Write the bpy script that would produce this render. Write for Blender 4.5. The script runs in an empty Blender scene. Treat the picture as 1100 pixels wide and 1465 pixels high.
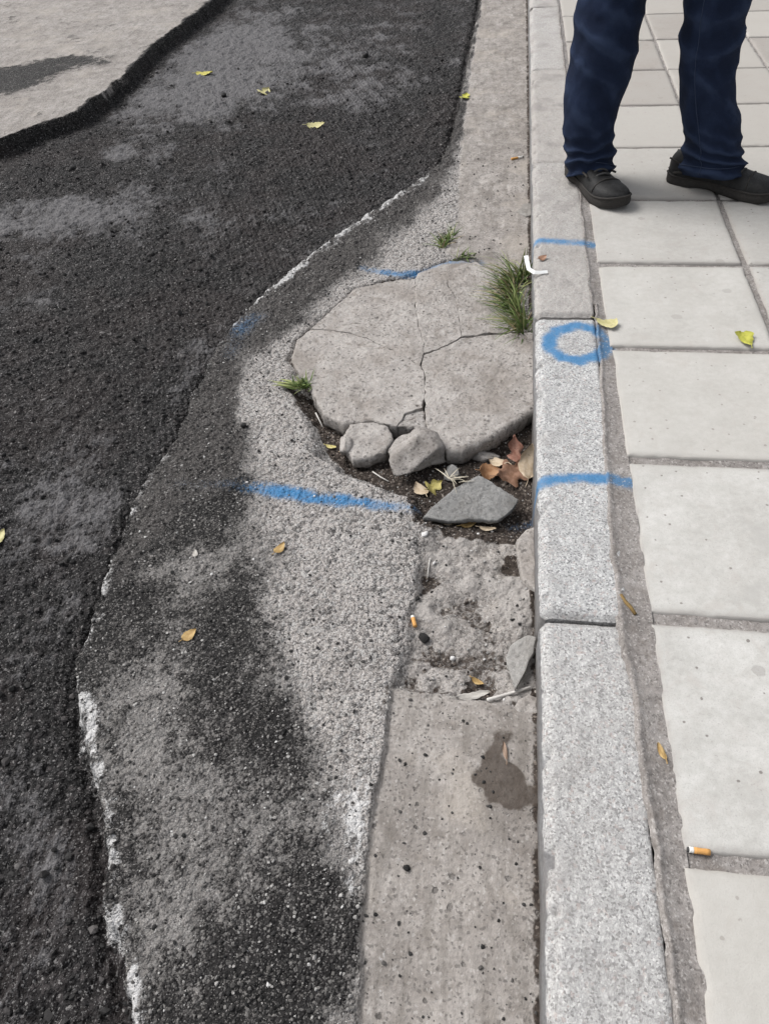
import bpy, bmesh, math, random
import numpy as np
from mathutils import Vector, Matrix, Quaternion

# ------------------------------------------------------------------ camera
S = bpy.context.scene
COL = S.collection
F, PIT, YAW, ROL, CX, CH = 1100.0, 0.808889, 0.173341, -0.0779385, -0.317678, 1.155484
PW, PH = 1100.0, 1465.0
def ray(u, v):
    x, y = (u - PW/2)/F, -(v - PH/2)/F
    c, s = math.cos(ROL), math.sin(ROL); x, y = c*x - s*y, s*x + c*y
    X, Z, Y = x, y, 1.0
    c, s = math.cos(PIT), math.sin(PIT); Y, Z = c*Y + s*Z, -s*Y + c*Z
    c, s = math.cos(YAW), math.sin(YAW); X, Y = c*X - s*Y, s*X + c*Y
    return Vector((X, Y, Z))
def G(u, v, z=-0.10):                        # photo pixel -> point of the horizontal plane z
    r = ray(u, v); t = (z - CH)/r.z
    return Vector((CX + t*r.x, t*r.y, z))
def GY(u, v, y):                             # photo pixel -> point of the vertical plane at distance y
    r = ray(u, v); t = y/r.y
    return Vector((CX + t*r.x, y, CH + t*r.z))
cam = bpy.data.cameras.new('camera'); cob = bpy.data.objects.new('camera', cam); COL.objects.link(cob)
cam.sensor_fit = 'VERTICAL'; cam.sensor_height = 24.0; cam.lens = 24.0*F/PH
cam.clip_start = 0.02; cam.clip_end = 500.0
fw = ray(PW/2, PH/2).normalized(); up = (ray(PW/2, PH/2 - F) - ray(PW/2, PH/2)).normalized()
rt = fw.cross(up)
cob.matrix_world = Matrix(((rt.x, up.x, -fw.x, CX), (rt.y, up.y, -fw.y, 0), (rt.z, up.z, -fw.z, CH), (0, 0, 0, 1)))
S.camera = cob

# ------------------------------------------------------------------ light: overcast day
SUN_EL, SUN_AZ = math.radians(50), math.radians(-72)
w = bpy.data.worlds.new('World'); S.world = w; w.use_nodes = True
wn = w.node_tree; bg = wn.nodes['Background']
sky = wn.nodes.new('ShaderNodeTexSky'); sky.sky_type = 'NISHITA'; sky.sun_disc = False
sky.sun_elevation = SUN_EL; sky.sun_rotation = SUN_AZ; sky.air_density = 1.0; sky.dust_density = 4.0; sky.ozone_density = 1.0
hs = wn.nodes.new('ShaderNodeHueSaturation'); hs.inputs['Saturation'].default_value = 0.22
wn.links.new(sky.outputs[0], hs.inputs['Color']); wn.links.new(hs.outputs[0], bg.inputs['Color'])
bg.inputs['Strength'].default_value = 0.115
sl = bpy.data.lights.new('sun', 'SUN'); sl.energy = 1.45; sl.angle = math.radians(28); sl.color = (1.0, 0.98, 0.96)
so = bpy.data.objects.new('sun', sl); COL.objects.link(so)
d = Vector((math.sin(SUN_AZ)*math.cos(SUN_EL), math.cos(SUN_AZ)*math.cos(SUN_EL), math.sin(SUN_EL)))
so.rotation_euler = d.to_track_quat('Z', 'Y').to_euler(); so.location = d*20
S.view_settings.view_transform = 'Standard'; S.view_settings.look = 'None'
S.view_settings.gamma = 1.0; S.view_settings.use_curve_mapping = False
S.view_settings.exposure = 0.70

random.seed(7); RNG = np.random.default_rng(11)

# ------------------------------------------------------------------ noise
def _h(ix, iy, s):
    n = (ix.astype(np.int64)*374761393 + iy.astype(np.int64)*668265263 + s*1274126177) & 0xFFFFFFFF
    n = ((n ^ (n >> 13))*1274126177) & 0xFFFFFFFF
    n = ((n ^ (n >> 16))*2246822519) & 0xFFFFFFFF
    return ((n ^ (n >> 15)) & 0xFFFFFF)/float(0xFFFFFF)
def vnoise(x, y, s=0):
    x0, y0 = np.floor(x), np.floor(y); fx, fy = x - x0, y - y0
    fx = fx*fx*fx*(fx*(fx*6 - 15) + 10); fy = fy*fy*fy*(fy*(fy*6 - 15) + 10)
    a, b, c, d = _h(x0, y0, s), _h(x0+1, y0, s), _h(x0, y0+1, s), _h(x0+1, y0+1, s)
    return (a*(1-fx) + b*fx)*(1-fy) + (c*(1-fx) + d*fx)*fy
def fbm(x, y, scale, octv=4, s=0, gain=0.5):
    x = np.asarray(x, float); y = np.asarray(y, float)
    t = np.zeros(np.broadcast(x, y).shape); a, n = 1.0, 0.0
    c, sn = 0.8, 0.6; X, Y = x*scale, y*scale
    for k in range(octv):
        t = t + a*vnoise(X, Y, s + 17*k); n += a; a *= gain
        X, Y = (c*X - sn*Y)*2.03 + 13.7, (sn*X + c*Y)*2.03 + 5.1
    return t/n
def worley(x, y, scale, s=0):
    X, Y = x*scale, y*scale; x0, y0 = np.floor(X), np.floor(Y); best = np.full(X.shape, 9.0); rid = np.zeros(X.shape)
    for i in (-1, 0, 1):
        for j in (-1, 0, 1):
            cx, cy = x0 + i, y0 + j
            px, py = cx + _h(cx, cy, s), cy + _h(cx, cy, s + 5)
            dd = (X - px)**2 + (Y - py)**2; m = dd < best
            best = np.where(m, dd, best); rid = np.where(m, _h(cx, cy, s + 9), rid)
    return np.sqrt(best), rid
def sstep(a, b, x):
    t = np.clip((x - a)/(b - a), 0, 1); return t*t*(3 - 2*t)
def polydist(x, y, pts, closed=False, wts=None):
    n = len(pts); best = np.full(x.shape, 1e9); bw = np.zeros(x.shape)
    for i in range(n if closed else n - 1):
        ax, ay = pts[i][0], pts[i][1]; bx, by = pts[(i+1) % n][0], pts[(i+1) % n][1]
        dx, dy = bx - ax, by - ay; L = dx*dx + dy*dy + 1e-12
        t = np.clip(((x - ax)*dx + (y - ay)*dy)/L, 0, 1)
        dd = (x - ax - t*dx)**2 + (y - ay - t*dy)**2; m = dd < best
        best = np.where(m, dd, best)
        if wts is not None: bw = np.where(m, wts[i]*(1-t) + wts[(i+1) % n]*t, bw)
    best = np.sqrt(best)
    return (best, bw) if wts is not None else best
def inside(x, y, pts):
    c = np.zeros(x.shape, bool); n = len(pts)
    for i in range(n):
        ax, ay = pts[i][0], pts[i][1]; bx, by = pts[(i+1) % n][0], pts[(i+1) % n][1]
        if ay == by: continue
        m = (ay > y) != (by > y)
        c ^= m & (x < (bx - ax)*(y - ay)/(by - ay) + ax)
    return c
def sdf(x, y, pts):                           # negative inside
    dd = polydist(x, y, pts, True); return np.where(inside(x, y, pts), -dd, dd)
def W(pts, z=-0.10): return [tuple(G(p[0], p[1], z))[:2] for p in pts]

# ------------------------------------------------------------------ node helper
class Mat:
    def __init__(s, name):
        s.m = bpy.data.materials.new(name); s.m.use_nodes = True; s.t = s.m.node_tree
        s.b = s.t.nodes['Principled BSDF']; s.b.inputs['Specular IOR Level'].default_value = 0.3
    def n(s, typ, **kw):
        o = s.t.nodes.new(typ)
        for k, v in kw.items(): setattr(o, k, v)
        return o
    def put(s, sock, v):
        if isinstance(v, (int, float)):
            sock.default_value = v if sock.type == 'VALUE' else ((v, v, v, 1) if sock.type == 'RGBA' else (v, v, v))
        elif isinstance(v, tuple): sock.default_value = v if len(v) == 4 or sock.type == 'VECTOR' else (*v, 1)
        else: s.t.links.new(v, sock)
    def coord(s, which='Object'): return s.n('ShaderNodeTexCoord').outputs[which]
    def math(s, op, a, b=0.0, c=0.0, clamp=False):
        o = s.n('ShaderNodeMath', operation=op, use_clamp=clamp)
        s.put(o.inputs[0], a); s.put(o.inputs[1], b); s.put(o.inputs[2], c); return o.outputs[0]
    def noise(s, scale, det=3.0, rough=0.55, vec=None, dist=0.0, col=False):
        o = s.n('ShaderNodeTexNoise'); s.put(o.inputs['Scale'], scale); o.inputs['Detail'].default_value = det
        o.inputs['Roughness'].default_value = rough; o.inputs['Distortion'].default_value = dist
        if vec is not None: s.put(o.inputs['Vector'], vec)
        return o.outputs['Color' if col else 'Fac']
    def voro(s, scale, vec=None, feature='F1', rnd=1.0):
        o = s.n('ShaderNodeTexVoronoi', feature=feature); s.put(o.inputs['Scale'], scale); o.inputs['Randomness'].default_value = rnd
        if vec is not None: s.put(o.inputs['Vector'], vec)
        return o
    def mix(s, f, a, b, mode='MIX'):
        o = s.n('ShaderNodeMix', data_type='RGBA', blend_type=mode, clamp_factor=True)
        s.put(o.inputs[0], f); s.put(o.inputs[6], a); s.put(o.inputs[7], b); return o.outputs[2]
    def lerp(s, f, a, b):
        o = s.n('ShaderNodeMix', data_type='FLOAT', clamp_factor=True); s.put(o.inputs[0], f); s.put(o.inputs[2], a); s.put(o.inputs[3], b); return o.outputs[0]
    def ss(s, x, a, b, ta=0.0, tb=1.0):
        o = s.n('ShaderNodeMapRange', interpolation_type='SMOOTHSTEP'); s.put(o.inputs[0], x)
        for i, v in ((1, a), (2, b), (3, ta), (4, tb)): s.put(o.inputs[i], v)
        return o.outputs[0]
    def ramp(s, f, stops):
        o = s.n('ShaderNodeValToRGB'); r = o.color_ramp
        while len(r.elements) < len(stops): r.elements.new(0.5)
        for e, (p, c) in zip(r.elements, stops): e.position = p; e.color = (*c, 1) if len(c) == 3 else c
        s.put(o.inputs[0], f); return o.outputs[0]
    def attr(s, name):
        o = s.n('ShaderNodeAttribute'); o.attribute_name = name
        sp = s.n('ShaderNodeSeparateColor'); s.t.links.new(o.outputs['Color'], sp.inputs[0])
        return sp.outputs[0], sp.outputs[1], sp.outputs[2], o.outputs['Alpha']
    def rgb1(s, c):
        sp = s.n('ShaderNodeSeparateColor'); s.t.links.new(c, sp.inputs[0]); return sp.outputs
    def fin(s, col, rough=0.9, height=None, bump=1.0, dist=0.004, spec=None):
        s.put(s.b.inputs['Base Color'], col); s.put(s.b.inputs['Roughness'], rough)
        if spec is not None: s.put(s.b.inputs['Specular IOR Level'], spec)
        if height is not None:
            o = s.n('ShaderNodeBump'); o.inputs['Strength'].default_value = bump; o.inputs['Distance'].default_value = dist
            s.put(o.inputs['Height'], height); s.t.links.new(o.outputs[0], s.b.inputs['Normal'])
        return s.m

# ------------------------------------------------------------------ object helpers
def tag(o, label=None, cat=None, group=None, kind=None):
    for k, v in (('label', label), ('category', cat), ('group', group), ('kind', kind)):
        if v: o[k] = v
    return o
def link(name, me, parent=None, mat=None):
    o = bpy.data.objects.new(name, me); COL.objects.link(o)
    if parent: o.parent = parent
    if mat is not None and me is not None and not me.materials: me.materials.append(mat)
    return o
def empty(name, loc=(0, 0, 0), rz=0.0):
    o = bpy.data.objects.new(name, None); COL.objects.link(o); o.location = loc; o.rotation_euler = (0, 0, rz)
    o.empty_display_size = 0.05; return o
def mesh_np(name, co, quads=None, tris=None, smooth=True):
    me = bpy.data.meshes.new(name); co = np.asarray(co, np.float32)
    q = np.zeros((0, 4), np.int32) if quads is None else np.asarray(quads, np.int32)
    t = np.zeros((0, 3), np.int32) if tris is None else np.asarray(tris, np.int32)
    me.vertices.add(len(co)); me.vertices.foreach_set('co', co.ravel())
    me.loops.add(q.size + t.size); me.loops.foreach_set('vertex_index', np.concatenate([q.ravel(), t.ravel()]).astype(np.int32))
    nf = len(q) + len(t); me.polygons.add(nf)
    st = np.concatenate([np.arange(len(q))*4, q.size + np.arange(len(t))*3]).astype(np.int32)
    me.polygons.foreach_set('loop_start', st)
    me.polygons.foreach_set('use_smooth', np.full(nf, smooth, bool))
    me.update(calc_edges=True); me.validate(); return me
def set_attr(me, name, arr):
    a = me.attributes.new(name, 'FLOAT_COLOR', 'POINT'); a.data.foreach_set('color', np.asarray(arr, np.float32).ravel())
def recalc(me):
    bm = bmesh.new(); bm.from_mesh(me); bmesh.ops.recalc_face_normals(bm, faces=bm.faces); bm.to_mesh(me); bm.free(); return me

# ------------------------------------------------------------------ ground layout (all unprojected onto the real ground plane)
ZG = -0.10
E1px = [(700,-60,.1),(688,0,.1),(678,50,.1),(664,120,.15),(650,190,.2),(630,232,.2),(603,255,.7),(580,271,1.3),(556,285,1.6),(520,310,1.5),(470,343,1.5),(430,372,1.5),(385,410,1.2),(350,440,.6),(322,478,.35),(300,512,.3),(275,560,.3),(262,600,.2),(240,640,.3),(212,675,.5),(190,715,1),(168,775,.3),(150,820,.7),(128,880,.7),(110,930,.3),(106,980,.8),(118,1040,.85),(126,1085,.8),(143,1150,.8),(152,1230,.6),(150,1290,.75),(165,1340,.8),(178,1420,.8),(195,1465,.8),(215,1560,.5),(240,1700,.3)]
E1 = W(E1px); E1w = [p[2] for p in E1px]
MILL = E1 + [(-1.1, -4.0), (-60.0, -4.0), (-60.0, 60.0), (-0.75, 60.0)]
E3px = [(345,-45),(312,-3),(268,30),(232,56),(192,94),(150,132),(112,160),(60,178),(0,200),(-120,240)]
E3 = W(E3px)
OLD = E3 + [(-60.0, 3.6), (-60.0, 60.0), (-2.2, 60.0)]
E2px = [(690,0),(672,110),(660,190),(645,240),(612,302),(582,330),(556,352),(525,378),(490,400),(452,440),(425,470),(372,492),(345,540),(330,570),(350,620),(340,660),(352,690),(380,750),(372,850),(405,930),(440,1000),(452,1080),(480,1180),(500,1290),(515,1340),(510,1465),(505,1600)]
E2 = W(E2px)
DARK = E2 + [(-0.45, -3.0), (-40.0, -3.0), (-40.0, 20.0), (-0.7, 20.0)]
GLOW = W([(562,985),(552,1060),(535,1150),(525,1240),(518,1300),(512,1400),(508,1465),(500,1650)]) + [(-0.43, -4.0), (0.3, -4.0), (0.3, 0.76)] + W([(740,1010),(690,1000),(640,992)])
GUP = W([(700,-60),(690,0),(676,90),(664,170),(658,240),(656,300),(640,362),(660,378),(700,384),(780,384)]) + [(0.4, 60.0), (-0.75, 60.0)]
PIT_ = W([(412,548),(440,600),(455,650),(500,676),(560,700),(592,708),(596,742),(640,752),(700,762),(790,764),(790,560),(640,520),(500,540)])
SLABP = W([(598,391),(551,402),(507,413),(464,453),(424,485),(416,515),(442,549),(461,591),(490,606),(500,650),(600,650),(640,650),(700,640),(790,610),(790,470),(725,430),(704,387),(682,376),(642,374)])
MIDP = W([(600,760),(640,752),(700,762),(790,760),(790,1015),(740,1010),(690,1000),(640,992),(562,985),(575,930),(590,870),(600,820)])
SOILP = W([(412,545),(440,556),(462,590),(492,600),(560,600),(640,620),(790,580),(790,640),(790,768),(700,766),(640,760),(592,745),(585,708),(540,696),(497,664),(468,634),(452,600),(425,575)])
RESP = W([(664,120),(650,190),(630,232),(603,255),(580,271),(556,285),(520,310),(470,343),(430,372),(385,410),(350,440),(322,478),(300,512),(275,560),(262,600),(240,640),(212,675),(190,715),(168,775),(150,820),(180,830),(215,770),(250,730),(300,715),(345,690),(350,640),(338,570),(345,525),(380,490),(425,450),(455,420),(490,392),(535,362),(580,328),(612,298),(640,245),(658,195)])
def splats(x, y, L):
    t = np.zeros(x.shape)
    for (u, v, ru, rv, a) in L:
        c = G(u, v); e = G(u + ru, v); f1, f2 = G(u, v + rv), G(u, v - rv)
        rx = abs(e.x - c.x); ry = 0.5*abs(f2.y - f1.y)
        t += a*np.exp(-((x - c.x)/rx)**2 - ((y - c.y)/ry)**2)
    return t
DARK_S = [(230,1000,60,60,-.20),(240,1120,80,80,-.24),(255,1270,80,100,-.20),(180,950,40,40,-.12),(330,890,50,130,.22),(430,1390,90,90,.3),(380,1060,50,60,.2),(160,830,50,60,.2),(300,690,60,40,.3),(300,620,40,60,.25),(430,330,60,30,.1),(390,480,70,40,.22),(560,310,40,20,.2),(200,760,40,40,.2),(60,1000,60,200,.2),(330,1330,60,60,.12),(410,1180,50,60,-.1),(270,800,40,40,-.12),(330,1200,60,60,.1)]
DUST_S = [(320,60,80,50,.62),(250,125,130,40,.5),(150,200,60,16,.8),(60,285,150,32,.7),(200,250,80,20,.3),(30,405,60,16,.5),(310,470,60,50,.3),(290,535,60,45,.33),(90,690,130,80,.3),(60,1230,50,60,.35),(560,100,90,40,.35),(470,50,130,60,.35),(330,40,60,40,.3),(310,285,60,14,.3),(60,850,50,120,.18),(660,60,10,40,.3),(620,80,40,40,-.2),(420,175,120,30,-.25),(200,420,120,100,-.25),(40,225,110,22,-1.6),(110,185,40,20,-1.0),(160,1100,60,100,-.3),(400,240,130,25,-.15),(620,150,40,60,-.25)]
WHITE_S = [(510,1180,17,60,1.5),(490,1160,24,46,.9),(503,1250,9,50,1.1),(574,1110,7,28,.55),(572,1215,7,34,.5),(552,1370,9,26,.4),(545,1415,7,20,.4),(120,1020,20,50,.25),(170,1290,36,40,.45),(190,1400,20,70,.2),(130,1070,20,60,.25),(155,1170,22,50,.25),(205,1450,28,40,.25),(200,708,20,20,.5),(240,660,25,16,.25),(590,340,40,18,.3),(640,270,30,40,.25),(280,700,40,14,.3),(130,95,50,18,.35),(400,880,60,40,.18),(440,1000,50,60,.2)]
BLUE_L = [(W([(215,690),(290,690),(345,694),(375,696),(400,701),(450,709),(500,716),(545,722),(590,726)]), [.0,.22,.32,.65,.95,1.0,.9,.62,.4], .024), (W([(518,383),(560,391),(600,391),(640,379),(690,376)]), [.4,.75,.8,.65,.45], .020), (W([(735,738),(775,732)]), [.35, .4], .02)]
BLUE_S = [(345,466,22,16,.4),(370,450,20,10,.25),(258,690,20,10,.2),(330,500,20,20,.25),(350,690,20,12,.3)]
WET_S = [(712,1075,14,40,.9),(715,1130,26,22,1.1),(755,1128,22,24,.9),(735,1105,14,14,.5),(690,1110,12,12,.4),(730,800,26,26,.4),(700,860,40,20,.2),(700,485,10,6,.5),(720,1400,12,40,.35),(610,810,10,30,.5),(640,430,26,18,.3)]

def ground(x, y):
    """height and the masks of the ground at (x, y)"""
    n1 = fbm(x, y, 9, 4, 3); n2 = fbm(x, y, 40, 4, 21); n3 = fbm(x, y, 150, 3, 33)
    wx, wy = x + .018*(fbm(x, y, 22, 3, 91) - .5), y + .018*(fbm(x, y, 22, 3, 97) - .5)
    fx, fy = wx + .014*(fbm(x, y, 70, 3, 55) - .5), wy + .014*(fbm(x, y, 70, 3, 57) - .5)
    d1, w1 = polydist(fx, fy, E1, False, E1w); s1 = np.where(inside(fx, fy, MILL), -d1, d1)
    dO = polydist(fx, fy, E3); ox, oy = fx + .035*(fbm(x, y, 9, 4, 191) - .5), fy + .035*(fbm(x, y, 9, 4, 193) - .5); dO = polydist(ox, oy, E3); sO = np.where(inside(ox, oy, OLD), -dO, dO)
    mill = sstep(.002, -.011, s1); old = sstep(.012, -.012, sO)
    road = mill*(1 - old)
    res = (.72 + .9*(n1 - .5))*sstep(.030, -.022, sdf(wx + .05*(fbm(x, y, 14, 4, 171) - .5), wy + .05*(fbm(x, y, 14, 4, 173) - .5), RESP))*(1 - road)
    # ---- height
    wv, wr = worley(x, y, 62, 4)
    z = np.full(x.shape, ZG) + .008*(n1 - .5) + .006*(n2 - .5) + .0018*(n3 - .5)
    z -= .012*np.clip((-.55 - x)/.6, 0, 1)*(1 - old)
    sl, su = sdf(wx, wy, GLOW), sdf(wx, wy, GUP)
    gl, gu = sstep(.006, -.006, sl), sstep(.006, -.006, su); gut = np.maximum(gl, gu)
    z = z*(1 - gut) + gut*(ZG + .004 + .005*(n1 - .5) + .0022*(n2 - .5) - .012*sstep(-.24, -.40, x)*gl)
    z += gu*(.004*np.sin(24*y + 9*x + 7*n1) + .003*(fbm(x, y*3, 14, 3, 181) - .5))*sstep(1.9, 2.3, y)
    # eroded middle of the gutter
    md = sstep(.015, -.02, sdf(wx, wy, MIDP))
    lump = fbm(x, y, 17, 3, 61)
    z += md*(-.018 + .034*(lump - .5) + .006*(fbm(x, y, 60, 3, 64) - .5))
    # pit with soil under the slab and the rubble
    pt = sstep(.012, -.03, sdf(wx, wy, PIT_)); sb = sstep(.0, -.015, sdf(x, y, SLABP))
    z -= .030*pt + .012*splats(x, y, [(715,690,40,36,1.2),(520,665,40,22,.8),(755,745,18,30,1.0)])
    z = np.where(sb > 0, np.minimum(z, -.127*sb + z*(1 - sb)), z)
    z += pt*.006*(fbm(x, y, 55, 3, 71) - .5)
    # milled trench: lower, grooved, coarse
    groove = np.sin((x*.93 + y*.36)*2*math.pi/.017 + 3*n2)
    depth = -.050 - .010*sstep(0, -.25, s1)
    z = z + road*depth
    z += road*(.016*(fbm(x, y, 6, 3, 41) - .5) + .013*(n2 - .5) + .0040*(.45 - wv) + .0016*groove + .004*(n3 - .5))
    z += road*.016*splats(x, y, [(40,225,90,18,1.3),(105,185,40,18,1.0)])
    z -= road*.012*np.exp(-((s1 + .024)/.011)**2)*(.4 + 1.2*n1)
    ap = (1 - road)*(1 - gut)*(1 - pt)*(1 - old)
    wv2, wr2 = worley(x, y, 85, 14)
    z += ap*(.0016*(.45 - wv2) + .002*(n3 - .5))
    z += res*(.006 + .008*(n2 - .5) + .005*(n3 - .5) + .003*(.45 - wv))
    lip = np.exp(-((s1 - .006)/.012)**2)*(1 - old)
    z += lip*.010*(fbm(x, y, 24, 4, 47) - .5)
    # ---- masks
    bx, by = wx + .11*(fbm(x, y, 7, 4, 131) - .5), wy + .11*(fbm(x, y, 7, 4, 137) - .5)
    sD = np.where(inside(bx, by, DARK), -1, 1)*polydist(bx, by, E2)
    dk = .10 + .50*sstep(.085, -.095, sD) + .30*(fbm(x*1.0, y*.35, 26, 4, 141) - .5) + splats(x, y, DARK_S)*sstep(.06, -.03, sD) + .50*(n1 - .5) + .42*(n2 - .5)
    dk = np.where(s1 > 0, dk + .25*np.exp(-(s1/.03)**2)*(1 - w1), dk)
    dk = dk*(1 - gut) + gut*(.015 + .05*(n2 > .62))
    rough_old = sstep(.0, -.10, sO)
    wedge = splats(wx, wy, [(-10,120,70,18,1.2),(50,100,50,9,.9),(95,86,40,6,.8),(150,90,30,6,.4)]) - .9*splats(x, y, [(120,125,50,16,1)]) + .8*(n2 - .5) + .5*(n1 - .5)
    dk = np.where(old > .5, .92*(1 - sstep(-.004, -.018 - .05*n1, sO)) + wedge + .25*(n1 - .5) + .08, dk)
    dk = dk*(1 - pt) + pt*.06
    strk = fbm(x*.9 + y*.45, (y*.9 - x*.45)*.16, 30, 4, 161)
    dust_shade = (.25 + splats(x, y, DUST_S) + .85*(n1 - .5) + .55*(n2 - .5) + .5*(strk - .5)*sstep(1.6, 3, y))
    dust_shade -= .9*np.exp(-((sO - .015)/.035)**2)*sstep(1.5, 2.5, y) + .62*np.exp(-((s1 + .022)/.030)**2)  # the last term paints the shadow line along the lip foot
    brk = sstep(.40, .62, fbm(x, y, 26, 4, 151))
    wn_ = (sstep(.30, .62, fbm(x, y*.45, 55, 4, 157))*.8 + .4)*1.35
    white = wn_*(np.exp(-((s1 - .003)/((.007 + .014*fbm(x, y, 12, 2, 153))*(1 + .3*sstep(1.1, .8, y) + 1.1*sstep(1.5, 2.0, y))))**2)*w1*(1 - old)*(.35 + .6*brk) + splats(fx, fy, WHITE_S)*(.40 + .55*brk + .3*(n3 - .5)))
    soil = sstep(.018, -.012, sdf(fx, fy, SOILP)) + sb*.8
    sS = sdf(wx, wy, SLABP); soil = np.maximum(soil, .62*np.exp(-((sS - .004)/.009)**2)*(.25 + 1.2*n2)); z = z - .010*np.exp(-((sS - .003)/.007)**2)*(sb < .5)
    soil = np.maximum(soil, md*(.52*sstep(.43, .32, lump) + .3*splats(x, y, [(730,800,40,40,1),(610,800,14,50,.9),(690,985,50,10,1.2),(620,960,20,30,.6)])))
    kx = x + .20 - .006*y
    soil = np.maximum(soil, .75*np.exp(-(kx/.012)**2)*(.4 + 1.1*n2)); soil = np.maximum(soil, .62*np.exp(-((sl - .008)/.010)**2)*(.35 + 1.1*n2)*sstep(.55, .75, y))
    blue = splats(x, y, BLUE_S)
    for pts, ww, rad in BLUE_L:
        dd, wt = polydist(wx, wy, pts, False, ww); blue = np.maximum(blue, wt*(.62 + .75*n2)*np.exp(-(dd/rad)**2.0))
    wet = splats(fx + .06*(fbm(x, y, 24, 4, 211) - .5), fy + .08*(fbm(x, y, 24, 4, 213) - .5), WET_S)
    smooth = np.clip(gut + .55*md + .75*old, 0, 1)
    m1 = np.stack([np.clip(dk, 0, 1), np.clip(soil, 0, 1), np.clip(white, 0, 1), np.clip(blue, 0, 1)], -1)
    m2 = np.stack([smooth, np.clip(dust_shade, 0, 1), np.clip(wet, 0, 1), road], -1)
    reg = np.where(old > .5, 1, np.where(road > .5, 0, np.where(gut > .5, 2, 3)))
    zone = sstep(.05, -.05, sD)*(1 - gut)*(1 - old)
    return z, m1, m2, reg, np.stack([res, zone, lump*md, md], -1)
def hz(x, y): return float(ground(np.array([float(x)]), np.array([float(y)]))[0][0])
def onto(u, v, dz=0.0):                       # where the photo's pixel meets the modelled ground
    z = ZG
    for k in range(4): p = G(u, v, z); z = hz(p.x, p.y)
    return Vector((p.x, p.y, z + dz))

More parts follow.
